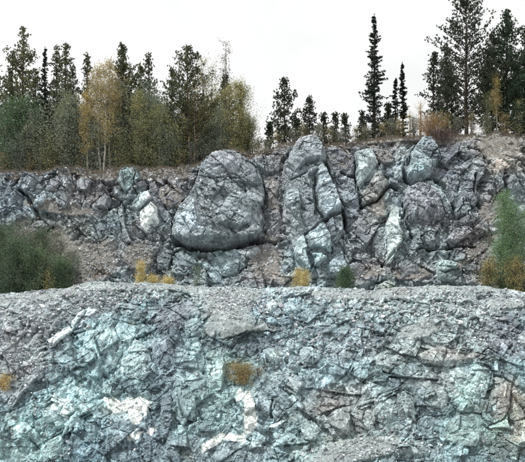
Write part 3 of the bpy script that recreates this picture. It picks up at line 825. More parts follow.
    F_.X, F_.Y, F_.Z, F_.xs, F_.zt, F_.zbot = X, Y, Z, xs, zt, zbot
    F_.obj = link(struct_name, grid_mesh(struct_name, XX, YY, ZZ, CC), M_ROCK)
    tag(F_.obj, kind='structure')
    return F_

def dens_map(X, Z, dens):
    # coarse sample then interpolate
    gx = np.linspace(X.min(), X.max(), 90); gz = np.linspace(Z.min(), Z.max(), 40)
    G = np.array([[dens(a, b, 0.2) for a in gx] for b in gz])
    fx = (X - gx[0]) / (gx[1] - gx[0]); fz = (Z - gz[0]) / (gz[1] - gz[0])
    ix = np.clip(fx.astype(int), 0, 88); iz = np.clip(fz.astype(int), 0, 38)
    fx = fx - ix; fz = fz - iz
    return (G[iz, ix] * (1 - fx) + G[iz, ix + 1] * fx) * (1 - fz) + (G[iz + 1, ix] * (1 - fx) + G[iz + 1, ix + 1] * fx) * fz

def surf_y(F_, x, z):
    j = min(max(int(np.searchsorted(F_.xs, x)), 0), len(F_.xs) - 1)
    t = (z - F_.zbot) / (F_.zt[j] - F_.zbot)
    i = min(max(int(t * (F_.nface - 1)), 0), F_.nface - 1)
    return float(F_.Y[i, j]), min(t, 1)

def block_object(F_, B, name, parent, step=0.045, org=(0, 0, 0)):
    P = np.array(B['P'])
    xs = np.arange(P[:, 0].min() - 0.15, P[:, 0].max() + 0.15, step)
    zs = np.arange(P[:, 1].min() - 0.15, P[:, 1].max() + 0.15, step)
    X, Z = np.meshgrid(xs, zs)
    rr = random.Random(B['seed'] + int(P[0, 0] * 10))
    jx = (TAB[1][:len(zs), :len(xs)] - 0.5) * step * 0.5 if len(zs) < 256 and len(xs) < 256 else 0
    jz = (TAB[2][:len(zs), :len(xs)] - 0.5) * step * 0.5 if len(zs) < 256 and len(xs) < 256 else 0
    X = X + jx; Z = Z + jz
    h, ins, d = block_h(B, X, Z, B['seed'])
    dt, tn = detail(X + rr.uniform(0, 9), Z, B['th'], B['seed'], 0.8, 0.8, 0.06, 0.6 if F_ is LO_REF[0] else 1.0, 1.3)
    fade = smooth(0, 0.25, d)
    h = h + dt * (0.35 + 0.65 * fade)
    cracks_carve(X, Z, h, [(p, w * 0.8, dd * 0.6) for p, w, dd in F_.cr], F_.yb, F_.k)
    h = h - F_.roll(X, Z) * 0.6
    Y = F_.yb(Z) - h
    Yr = np.maximum(Y, 1)
    c0 = face_colour(X, Yr, Z, F_.tints, F_.base, F_.k, tn * 1.1)
    bt = np.ones(X.shape + (3,)) * srgb(B['tint']) * (GAIN if min(B['tint']) < 220 else 1.3)
    Xo, Zo = X, Z; X = X + Y * 0.9; Z = Z + Y * 0.6
    n = fbm(X, Z, 0.9, B['seed'] + 1, 5, 0.7)
    g = np.clip(1 + 0.9 * tn + 0.7 * n, 0.4, 1.75)[..., None]
    bt = bt * g
    mm = smooth(0.1, 0.5, fbm(X, Z, 1.1, B['seed'] + 4, 4, 0.65))[..., None]
    f = (1 + 0.5 * fbm(X, Z, 0.16, 4, 2))[..., None]
    own = (0.85 if min(B['tint']) > 195 and B['p'] < 3 and not B.get('out') else (0.6 if B.get('thing') else 0.42))
    bt = bt * COOL
    c = bt * f * own * (1 - 0.5 * mm) + c0 * (1 - own * (1 - 0.5 * mm))
    c = np.clip(c, 0.01, 0.85)
    X, Z = Xo, Zo
    X, Y, Z = wobble(X, Y, Z)
    me = grid_mesh(name, X - org[0], Y - org[1], Z - org[2], c, keep=ins, back=0.5)
    if len(me.polygons) < 4: return None
    return link(name, me, M_ROCK, parent)

LO_REF = [None]
# zone of loose broken rock on the lower face (picture px ellipses)
RUB_LO = [(30,315,75,32,-10), (15,350,40,30,-40), (390,315,90,24,0), (470,320,60,24,0), (290,310,30,18,0), (130,296,110,10,0), (420,296,110,10,0), (505,340,30,20,0), (330,350,60,16,0)]
def dens_lo(x, z, s):
    Y = float(yb_low(z)); u = 262.5 + F * x / Y; v = HOR - F * (z - CZ) / Y
    r = 0.0
    for cu, cv, ru, rv, ro in RUB_LO:
        a = R(ro); du, dv = u - cu, v - cv
        q = ((du * math.cos(a) + dv * math.sin(a)) / ru) ** 2 + ((-du * math.sin(a) + dv * math.cos(a)) / rv) ** 2
        r = max(r, min(1, max(0, 1.6 - q)))
    base = 0.10 if s < 0.35 else 0.4
    return min(1, base + r * (0.75 if s < 0.6 else 0.1))
def dens_up(x, z, s):
    return 0.75 if s < 0.35 else 0.8
def joint_up(X, Z):
    return np.interp(X, [-21, -8, 0, 6, 14, 21], [0.7, 0.9, 1.4, 1.2, 1.0, 2.2])

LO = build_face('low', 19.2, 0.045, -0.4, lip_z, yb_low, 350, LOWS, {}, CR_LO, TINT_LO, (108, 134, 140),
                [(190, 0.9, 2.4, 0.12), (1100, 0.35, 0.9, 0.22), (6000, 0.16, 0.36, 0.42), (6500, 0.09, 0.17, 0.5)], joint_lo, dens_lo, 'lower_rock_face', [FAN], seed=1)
LO_REF[0] = LO
UPF = build_face('up', 22.0, 0.05, 14.3, crest_z, yb_up, 330, UPS, UP, CR_UP, TINT_UP, (132, 141, 148),
                 [(240, 0.9, 2.3, 0.24), (900, 0.4, 0.95, 0.3), (2000, 0.18, 0.42, 0.4), (1800, 0.1, 0.2, 0.45)], joint_up, dens_up, 'upper_rock_face', [], seed=3)

# blocks that belong to the faces: parts of them
for F_ in (LO, UPF):
    for g, B in F_.blocks:
        if g is None:
            block_object(F_, B, 'rock_block', F_.obj)
# separate outcrops and boulders
OUT = {
 'big': ('rock_outcrop', 'massive rounded grey outcrop bulging from the upper face over a long black crack', 'outcrop', 'slab'),
 'pillar': ('rock_outcrop', 'tall split grey-blue pillar of stacked slabs rising to the crest at the centre', 'outcrop', 'slab'),
 'whiteslab': ('rock_outcrop', 'bright bluish white leaning slab split in two, left of the rounded outcrop', 'outcrop', 'slab'),
 'greentop': ('rock_outcrop', 'small turquoise-stained knob at the crest above the white split slab', 'outcrop', None),
 'roundboulder': ('boulder', 'round grey boulder at the far left just under the tree line', 'boulder', None),
 'wedge': ('rock_outcrop', 'pale pointed wedge with a brown lower face under the tall narrow spruce', 'outcrop', 'slab'),
 'cyantop': ('rock_outcrop', 'blue-grey knob of rock below the bare orange shrub on the crest', 'outcrop', 'slab'),
 'purpledome': ('rock_outcrop', 'purplish smooth dome of rock right of the tall pale slab', 'outcrop', 'slab'),
 'tallslab': ('rock_outcrop', 'tall pale pointed slab standing left of the purplish dome', 'outcrop', None),
 'lowboulder': ('boulder', 'greenish boulder with pale cap low on the upper face, left of the orange bush', 'boulder', None),
 'lipboulder': ('boulder', 'pale cream boulder lying on the bench edge between the green shrub and the dome', 'boulder', None),
}
for g in UP:
    Bs = [B for gg, B in UPF.blocks if gg == g]
    nm, lab, cat, part = OUT[g]
    P = np.array([p for B in Bs for p in B['P']])
    org = (float(P[:, 0].mean()), float(yb_up(P[:, 1].min())) , float(P[:, 1].min()))
    if part is None:
        o = block_object(UPF, Bs[0], nm, None, org=org, step=0.045)
        o.location = org
        tag(o, lab, cat)
    else:
        e = empty(nm, org); tag(e, lab, cat)
        for i, B in enumerate(Bs):
            block_object(UPF, B, 'core' if i == 0 else part, e, org=org, step=0.05)

# ------------------------------------------------------------------ loose stones
def stone_mesh(seed, n=13, flat=0.7):
    import bmesh
    rr = random.Random(seed)
    bm = bmesh.new()
    for i in range(n):
        v = [rr.gauss(0, 1) for _ in range(3)]
        l = math.sqrt(sum(a * a for a in v)) + 1e-6
        k = rr.uniform(0.8, 1.0)
        bm.verts.new((v[0] / l * k, v[1] / l * k * 0.8, v[2] / l * k * flat))
    r = bmesh.ops.convex_hull(bm, input=bm.verts)
    bmesh.ops.delete(bm, geom=[g for g in r['geom_interior'] if isinstance(g, bmesh.types.BMVert)], context='VERTS')
    bmesh.ops.bevel(bm, geom=list(bm.edges), offset=0.05, segments=1, affect='EDGES') if False else None
    me = bpy.data.meshes.new('stone'); bm.to_mesh(me); bm.free(); me.shade_flat()
    return me
STONE_COLS = [(172,176,182), (196,202,206), (138,142,152), (142,146,148), (150,172,174), (116,126,132)]
M_ST = [rock_material('stone_%s' % n, tuple(srgb(c) * GAIN), 0.8) for n, c in zip(['grey', 'pale', 'mid', 'brown', 'bluish', 'dark'], STONE_COLS)]
PROTO = []
for i in range(12):
    me = stone_mesh(i, 14 if i % 2 else 11, 0.75); me.materials.append(M_ST[i % 6]); PROTO.append(me)
def world_pt(F_, u, v):
    x, z = px2w(u, v, F_.yb, 0.6)
    x = float(x); z = float(z)
    y, t = surf_y(F_, x, z)
    return x, y, z, t
def scatter(F_, zones, n, smin, smax, parent, rr):
    c = 0; tries = 0
    while c < n and tries < n * 20:
        tries += 1
        zu, zv, ru, rv, w = rr.choice(zones)
        u = rr.gauss(zu, ru * 0.6); v = rr.gauss(zv, rv * 0.6)
        if not (-15 < u < 540): continue
        x, y, z, t = world_pt(F_, u, v)
        if t >= 0.995 or t < 0: continue
        s = rr.uniform(smin, smax) ** 1.0
        o = bpy.data.objects.new('stone', rr.choice(PROTO)); COL.objects.link(o)
        o.location = (x, y + s * 0.15, z)
        o.rotation_euler = (rr.uniform(-0.6, 0.6), rr.uniform(-0.6, 0.6), rr.uniform(0, 6.28))
        o.scale = (s * rr.uniform(0.8, 1.3), s * rr.uniform(0.7, 1.0), s * rr.uniform(0.55, 0.95))
        o.parent = parent
        c += 1
rr = random.Random(5)
scatter(LO, [(30,308,50,12,1), (60,318,40,16,1), (20,335,30,22,1), (280,308,18,16,1), (330,312,30,14,1), (380,318,40,16,1), (440,312,30,16,1), (470,318,36,18,1), (500,300,30,12,1), (100,292,80,6,1), (400,295,90,6,1)], 235, 0.13, 0.34, LO.obj, rr)
scatter(UPF, [(100,220,40,40,1), (160,240,30,30,1), (270,240,16,30,1), (370,250,50,20,1), (440,220,50,40,1), (500,200,30,40,1), (60,190,50,14,1), (165,178,30,10,1), (210,268,50,10,1)], 190, 0.1, 0.3, UPF.obj, rr)

def rubble(name, F_, zones, n, smin, smax, parent, seed):
    rr = np.random.RandomState(seed); py = random.Random(seed)
    Vs, Ts, Cs = [], [], []
    off = 0
    pv = []
    for me in PROTO:
        v = np.array([tuple(q.co) for q in me.vertices]); me.calc_loop_triangles()
        t = np.array([tuple(q.vertices) for q in me.loop_triangles]); pv.append((v, t))
    c = 0
    for i in range(n):
        zu, zv, ru, rv = zones[py.randrange(len(zones))][:4]
        u = rr.normal() * ru * 0.6 + zu; v = rr.normal() * rv * 0.6 + zv
        if not (-10 < u < 535): continue
        x, y, z, t = world_pt(F_, u, v)
        if t >= 0.998 or t < 0: continue
        s = smin + (smax - smin) * rr.rand() ** 2.5
        v_, t_ = pv[i % 12]
        a, b, g = rr.uniform(0, 6.28, 3)
        Rz = np.array([[math.cos(a), -math.sin(a), 0], [math.sin(a), math.cos(a), 0], [0, 0, 1]])
        Rx = np.array([[1, 0, 0], [0, math.cos(b), -math.sin(b)], [0, math.sin(b), math.cos(b)]])
        w = (v_ * s) @ Rz.T @ Rx.T + np.array([x, y - s * 0.1, z])
        Vs.append(w); Ts.append(t_ + off); off += len(w)
        cc = srgb(STONE_COLS[py.randrange(6)]) * GAIN * rr.uniform(0.75, 1.25)
        Cs.append(np.repeat(cc[None], len(w), 0))
    me = raw_mesh(name, np.concatenate(Vs), np.zeros((0, 4), int), np.concatenate(Ts), np.concatenate(Cs))
    o = link(name, me, M_ROCK, parent); o['kind'] = 'stuff'
    return o
rubble('rubble', LO, [(232,296,40,12), (235,305,34,16), (120,284,120,5), (380,288,140,6), (352,452,44,13), (40,306,70,14), (20,335,40,30), (110,292,90,6), (280,308,22,18), (350,310,60,18), (440,310,60,20), (490,300,50,14), (330,340,50,12), (400,294,120,6), (235,300,30,16), (100,300,40,8), (20,370,30,16), (480,340,40,10), (60,310,50,14), (300,350,60,30), (60,430,60,30), (400,440,80,20)], 9500, 0.03, 0.14, LO.obj, 21)
rubble('rubble', UPF, [(60,178,60,10), (165,178,30,10), (100,225,40,40), (100,265,30,16), (160,250,30,24), (265,250,22,30), (370,262,40,16), (440,230,60,50), (495,170,30,40), (475,250,30,20), (240,155,40,6), (200,270,60,10), (340,165,16,24)], 4200, 0.035, 0.14, UPF.obj, 22)

# ------------------------------------------------------------------ quarry floor, bench and hill top
M_GRAVEL = rock_material('gravel', tuple(srgb((150, 148, 148)) * 1.1))
M_TURF = rock_material('turf', tuple(srgb((112, 104, 84)) * 1.0))
def sheet(name, xs, ys, zf, mat):
    X, Y = np.meshgrid(xs, ys)
    Z = zf(X, Y)
    me = grid_mesh(name, X, Y, Z, np.ones(X.shape + (3,)) * 0.3)
    return tag(link(name, me, mat), kind='structure')
gx = np.concatenate([np.linspace(-1500, -80, 12), np.linspace(-70, 70, 90), np.linspace(80, 1500, 12)])
gy = np.concatenate([np.linspace(-1500, -40, 10), np.linspace(-30, 62, 70), np.linspace(70, 2000, 10)])
sheet('ground', gx, gy, lambda X, Y: 0.12 * fbm(X, Y, 5, 2, 4) * (np.abs(X) < 60), M_GRAVEL)
bx = xcoords(30, 0.3, 75)
sheet('bench', bx, np.arange(67.6, 74.6, 0.3), lambda X, Y: lip_z(X) - 0.35 + 0.12 * fbm(X, Y, 1.5, 4, 4), M_GRAVEL)
def hill_z(X, Y):
    return crest_z(X) - 0.4 + 0.25 * fbm(X, Y, 3.0, 6, 4) * smooth(78, 82, Y) + 0.03 * (Y - 80) * (Y > 80) - 0.02 * np.clip(Y - 200, 0, 1e4)
sheet('hilltop', xcoords(30, 0.5, 75), np.concatenate([np.arange(79.6, 100, 0.5), np.arange(101, 130, 2.0), np.arange(140, 420, 20.0)]), hill_z, M_TURF)

# ------------------------------------------------------------------ vegetation
M_PINE = leaf_material('pine_needles', [(0.3, (0.045, 0.06, 0.038)), (0.5, (0.085, 0.10, 0.055)), (0.68, (0.2, 0.19, 0.08))], 0.9, 0.1)
M_DPINE = leaf_material('dark_needles', [(0.3, (0.018, 0.026, 0.018)), (0.5, (0.04, 0.052, 0.034)), (0.7, (0.09, 0.10, 0.055))], 0.9, 0.1)
M_SPRUCE = leaf_material('spruce_needles', [(0.3, (0.014, 0.02, 0.018)), (0.55, (0.028, 0.04, 0.032)), (0.75, (0.05, 0.065, 0.05))], 0.9, 0.08)
M_GPINE = leaf_material('green_needles', [(0.3, (0.02, 0.035, 0.02)), (0.5, (0.045, 0.075, 0.045)), (0.7, (0.09, 0.12, 0.08))], 0.9, 0.15)
M_YEL = leaf_material('golden_leaves', [(0.3, (0.22, 0.18, 0.08)), (0.45, (0.40, 0.33, 0.14)), (0.6, (0.60, 0.46, 0.2)), (0.75, (0.72, 0.56, 0.3))], 0.8, 0.35)
M_OLV = leaf_material('olive_leaves', [(0.3, (0.13, 0.16, 0.09)), (0.5, (0.25, 0.27, 0.13)), (0.66, (0.48, 0.41, 0.18))], 0.6, 0.3)
M_GREY = leaf_material('greygreen_leaves', [(0.3, (0.13, 0.17, 0.14)), (0.5, (0.21, 0.25, 0.19)), (0.68, (0.36, 0.35, 0.22))], 0.6, 0.3)
M_GRN = leaf_material('green_leaves', [(0.3, (0.045, 0.09, 0.06)), (0.5, (0.10, 0.165, 0.09)), (0.7, (0.24, 0.29, 0.15))], 0.8, 0.3)
M_GRN2 = leaf_material('fresh_green_leaves', [(0.3, (0.08, 0.17, 0.09)), (0.5, (0.17, 0.29, 0.15)), (0.7, (0.34, 0.44, 0.24))], 0.9, 0.35)
M_BRY = leaf_material('yellow_leaves', [(0.3, (0.34, 0.28, 0.10)), (0.5, (0.62, 0.50, 0.2)), (0.7, (0.8, 0.7, 0.38))], 1.5, 0.35)
M_ORG = leaf_material('russet_leaves', [(0.3, (0.06, 0.085, 0.04)), (0.47, (0.15, 0.16, 0.08)), (0.57, (0.46, 0.38, 0.17)), (0.72, (0.68, 0.56, 0.3))], 1.5, 0.3)
M_GRASS = leaf_material('dry_grass', [(0.3, (0.10, 0.085, 0.07)), (0.5, (0.17, 0.145, 0.115)), (0.7, (0.27, 0.23, 0.18))], 1.5, 0.2)
B_DARK = bark_material('dark_bark', (0.02, 0.016, 0.014), (0.07, 0.055, 0.045))
B_GREY = bark_material('grey_bark', (0.07, 0.065, 0.06), (0.2, 0.18, 0.165))
B_PALE = bark_material('pale_bark', (0.16, 0.15, 0.13), (0.42, 0.39, 0.34))
B_TWIG = bark_material('twig_bark', (0.06, 0.045, 0.045), (0.14, 0.10, 0.09))
B_TAN = bark_material('tan_twigs', (0.22, 0.14, 0.08), (0.42, 0.28, 0.16))

class TreeB:
    def __init__(s, seed):
        s.r = np.random.RandomState(seed); s.V = []; s.Q = []; s.n = 0; s.LV = []; s.ln = 0
    def limb(s, pts, r0, r1, sides=5):
        pts = np.asarray(pts, float); k = len(pts)
        t = np.gradient(pts, axis=0); t /= np.linalg.norm(t, axis=1)[:, None] + 1e-9
        a = np.cross(t, [0.31, 0.2, 0.93] if abs(t[0][2]) < 0.8 else [1, 0.1, 0]); a /= np.linalg.norm(a, axis=1)[:, None] + 1e-9
        b = np.cross(t, a)
        rad = np.linspace(r0, r1, k)[:, None, None]
        an = np.arange(sides) * 2 * math.pi / sides
        ring = pts[:, None, :] + rad * (np.cos(an)[None, :, None] * a[:, None, :] + np.sin(an)[None, :, None] * b[:, None, :])
        s.V.append(ring.reshape(-1, 3))
        i = np.arange(k - 1)[:, None] * sides; j = np.arange(sides)[None, :]; j2 = (j + 1) % sides
        q = np.stack([i + j, i + j2, i + sides + j2, i + sides + j], -1).reshape(-1, 4) + s.n
        s.Q.append(q); s.n += k * sides
    def needles(s, P, D, m, L, W, spread):
        """m thin triangles at each point P pointing around D"""
        P = np.repeat(P, m, 0); D = np.repeat(D, m, 0)
        d = D + s.r.normal(size=P.shape) * spread; d /= np.linalg.norm(d, axis=1)[:, None]
        w = np.cross(d, s.r.normal(size=P.shape)); w /= np.linalg.norm(w, axis=1)[:, None] + 1e-9
        l = (L * s.r.uniform(0.6, 1.2, len(P)))[:, None]
        P = P + s.r.normal(size=P.shape) * 0.02
        s.LV.append(np.stack([P - w * W * 0.5, P + w * W * 0.5, P + d * l], 1).reshape(-1, 3))
    def leaves(s, P, m, size, spread):
        size = size * 1.15; m = max(1, int(round(m * 0.9)))
        P = np.repeat(P, m, 0) + s.r.normal(size=(len(P) * m, 3)) * spread
        a = s.r.normal(size=P.shape); a /= np.linalg.norm(a, axis=1)[:, None]
        w = np.cross(a, s.r.normal(size=P.shape)); w /= np.linalg.norm(w, axis=1)[:, None] + 1e-9
        z = (size * s.r.uniform(0.6, 1.3, len(P)))[:, None]
        s.LV.append(np.stack([P - a * z, P + w * z * 0.55, P + a * z * 0.8 - w * z * 0.35], 1).reshape(-1, 3))
    def meshes(s, n1, n2, m1, m2):
        V = np.concatenate(s.V); me = raw_mesh(n1, V, np.concatenate(s.Q), np.zeros((0, 3), int)); me.materials.append(m1)
        for p in []: pass
        L = np.concatenate(s.LV); T = np.arange(len(L)).reshape(-1, 3)
        ml = raw_mesh(n2, L, np.zeros((0, 4), int), T); ml.materials.append(m2)
        return me, ml

def conifer(seed, h, width, kind, crown0, mleaf, lean=0.0, density=1.0):
    width = width * (1.3 if kind == 'spruce' else 1.6)
    if kind == 'spruce' and h < 4: density = 0.6
    jit = 1.6 if kind == 'spruce' else 1.4
    b = TreeB(seed); r = b.r
    tz = np.linspace(-0.4, h, 9)
    bend = np.cumsum(r.normal(size=(9, 2)) * 0.035, 0)
    trunk = np.stack([bend[:, 0] + lean * tz, bend[:, 1], tz], -1)
    b.limb(trunk, 0.012 * h + 0.04, 0.012, 7)
    def at(z):
        return np.array([np.interp(z, tz, trunk[:, 0]), np.interp(z, tz, trunk[:, 1]), z])
    z = h * crown0
    while z < h * 0.985:
        t = (z / h - crown0) / (1 - crown0)
        nb = r.randint(3, 6) if kind == 'spruce' else (r.randint(4, 7) if kind == 'pine2' else r.randint(3, 6))
        for _ in range(nb):
            az = r.uniform(0, 6.283)
            if kind == 'spruce':
                L = width * ((1 - t) ** 0.9 * 0.95 + 0.05) * r.uniform(0.4, 1.15) * (0.85 + 0.15 * math.sin(t * 40))
                e0, e1 = -0.05 - 0.35 * (1 - t), 0.25
                if t > 0.85: e0 = 0.3
            else:
                prof = (1 - t) ** 0.75 * (0.55 + 0.45 * min(1, t * 4)) * (1.15 + 0.35 * math.sin(t * 23 + seed))
                L = width * max(0.12, prof) * r.uniform(0.5, 1.15)
                e0, e1 = 0.1 + 0.7 * t, 0.5 + 0.5 * t
            n = 6
            s_ = np.linspace(0, 1, n)
            el = e0 + (e1 - e0) * s_
            dl = L / (n - 1)
            pts = [at(z)]
            azz = az
            for i in range(1, n):
                azz += r.normal() * 0.12
                pts.append(pts[-1] + dl * np.array([math.cos(azz) * math.cos(el[i]), math.sin(azz) * math.cos(el[i]), math.sin(el[i])]))
            pts = np.array(pts)
            b.limb(pts, 0.010 + 0.009 * L, 0.004, 3)
            # foliage along it
            if kind == 'spruce':
                k = max(5, int(L / 0.05 * density))
                q = r.uniform(0.12, 1, k); dirs = np.diff(pts, axis=0)
                ii = np.minimum((q * (n - 1)).astype(int), n - 2)
                P = pts[ii] + dirs[ii] * (q * (n - 1) - ii)[:, None]
                D = dirs[ii] / (np.linalg.norm(dirs[ii], axis=1)[:, None] + 1e-9)
                side = np.cross(D, [0, 0, 1.0]) * r.choice([-1, 1], k)[:, None] * (1 - q * 0.7)[:, None] * 0.35 * L * r.uniform(0, 1, k)[:, None]
                b.needles(P + side, D + np.array([0, 0, -0.25]), 8, 0.15, 0.05, 0.75)
            else:
                nt_ = max(3, int(L / (0.085 if kind == 'pine2' else 0.125) * density))
                q = 1 - r.rand(nt_) ** 1.5 * 0.75
                dirs = np.diff(pts, axis=0); ii = np.minimum((q * (n - 1)).astype(int), n - 2)
                P = pts[ii] + dirs[ii] * (q * (n - 1) - ii)[:, None]
                D = dirs[ii] / (np.linalg.norm(dirs[ii], axis=1)[:, None] + 1e-9)
                side = r.normal(size=P.shape) * np.array([0.13, 0.13, 0.08])
                P2 = P + side + np.array([0, 0, 0.06])
                b.needles(P2, D * 0.5 + np.array([0, 0, 0.6]), 16, 0.15, 0.042, 0.6)
        z += (0.235 if kind == 'spruce' else 0.26) * r.uniform(0.4, jit) * (h / 9.0) ** 0.5 * (1.0 - 0.4 * t)
    top = at(h)
    b.needles(np.array([top, top - [0, 0, 0.12], top - [0, 0, 0.25], top - [0, 0, 0.4]]), np.array([[0, 0, 1.0]] * 4), 8, 0.14, 0.035, 0.45)
    return b.meshes('trunk', 'crown', B_DARK, mleaf)

def broadleaf(seed, h, width, mleaf, mbark, nleaf=10, lsize=0.06, crown0=0.2, stems=2, spread=0.16, nl=46, up=0.9, sparse_top=False):
    b = TreeB(seed); r = b.r
    for st in range(stems):
        ang = r.uniform(0, 6.283); off = 0.12 * width if stems > 1 else 0
        base = np.array([math.cos(ang) * off, math.sin(ang) * off, -0.3])
        topx = np.array([math.cos(ang), math.sin(ang), 0]) * (width * 0.35 if stems > 1 else width * 0.1) * r.uniform(0.5, 1)
        hh = h * r.uniform(0.82, 1.0)
        k = 8; tt = np.linspace(0, 1, k)
        pts = base[None] * (1 - tt[:, None]) + tt[:, None] * (np.array([0, 0, hh]) + topx) + np.cumsum(r.normal(size=(k, 3)) * 0.04, 0) * (h / 5)
        b.limb(pts, 0.008 * h + 0.02, 0.008, 5)
        for i in range(nl // stems):
            t = crown0 + (1 - crown0) * r.rand() ** 0.9
            p0 = np.array([np.interp(t, tt, pts[:, j]) for j in range(3)])
            az = r.uniform(0, 6.283)
            prof = math.sin(math.pi * (0.15 + 0.8 * (t - crown0) / (1 - crown0))) ** 0.8
            L = width * 0.9 * prof * (r.uniform(0.3, 1.0) + 0.45 * (r.rand() < 0.12)) + 0.15
            e = up * r.uniform(0.3, 1.1)
            n = 5; q = [p0]
            for _ in range(n - 1):
                az += r.normal() * 0.2; e += r.normal() * 0.12
                q.append(q[-1] + L / (n - 1) * np.array([math.cos(az) * math.cos(e), math.sin(az) * math.cos(e), math.sin(e)]))
            q = np.array(q)
            b.limb(q, 0.006 + 0.007 * L, 0.003, 3)
            for s_ in range(3):
                j = r.randint(1, n); az2 = r.uniform(0, 6.283); l2 = L * 0.35
                tw = np.array([q[j], q[j] + l2 * 0.5 * np.array([math.cos(az2), math.sin(az2), 0.7]), q[j] + l2 * np.array([math.cos(az2), math.sin(az2), 1.1])])
                b.limb(tw, 0.006, 0.0025, 3)
                b.leaves(tw[1:], max(1, nleaf // 2), lsize, spread)
            b.leaves(q[1:], nleaf, lsize, spread)
    return b.meshes('trunk', 'crown', mbark, mleaf)

def twig_shrub(seed, h, width, mbark, n=110, mleaf=None, nleaf=3):
    b = TreeB(seed); r = b.r
    for i in range(n):
        az = r.uniform(0, 6.283); sp = r.uniform(0, 1) ** 0.7
        L = h * r.uniform(0.6, 1.05)
        base = np.array([math.cos(az), math.sin(az), 0]) * r.uniform(0, 0.15) * width - [0, 0, 0.15]
        top = np.array([math.cos(az) * sp * width, math.sin(az) * sp * width, L * (1 - 0.3 * sp)])
        mid = base * 0.5 + top * 0.5 + np.array([0, 0, 0.12 * L]) + r.normal(size=3) * 0.05
        b.limb([base, mid, top + r.normal(size=3) * 0.05], 0.014, 0.004, 3)
        for k in range(2):
            p = mid * (1 - k * 0.4) + top * k * 0.4
            b.limb([p, p + r.normal(size=3) * 0.12 * h + [0, 0, 0.18 * h]], 0.007, 0.003, 3)
        b.leaves(np.array([top, mid * 0.4 + top * 0.6]), nleaf, 0.045, 0.08)
    return b.meshes('stem', 'foliage', mbark, mleaf or M_ORG)

def plant(name, meshes, x, y, z, label, cat, group=None, scale=1.0, rz=0.0, sx=1.0):
    e = empty(name, (x, y, z)); e.rotation_euler = (0, 0, rz); e.scale = (scale * sx, scale * sx, scale)
    tag(e, label, cat, group)
    for me in meshes:
        link(me.name.split('.')[0], me, None, e)
    return e
def on_hill(u, Y):
    x = (u - 262.5) / F * Y
    return x, Y, float(hill_z(np.array([x]), np.array([Y]))[0]) + 0.1
def height_for(u, vtop, Y):
    x, y, z = on_hill(u, Y)
    return (CZ + (HOR - vtop) / F * Y) - z

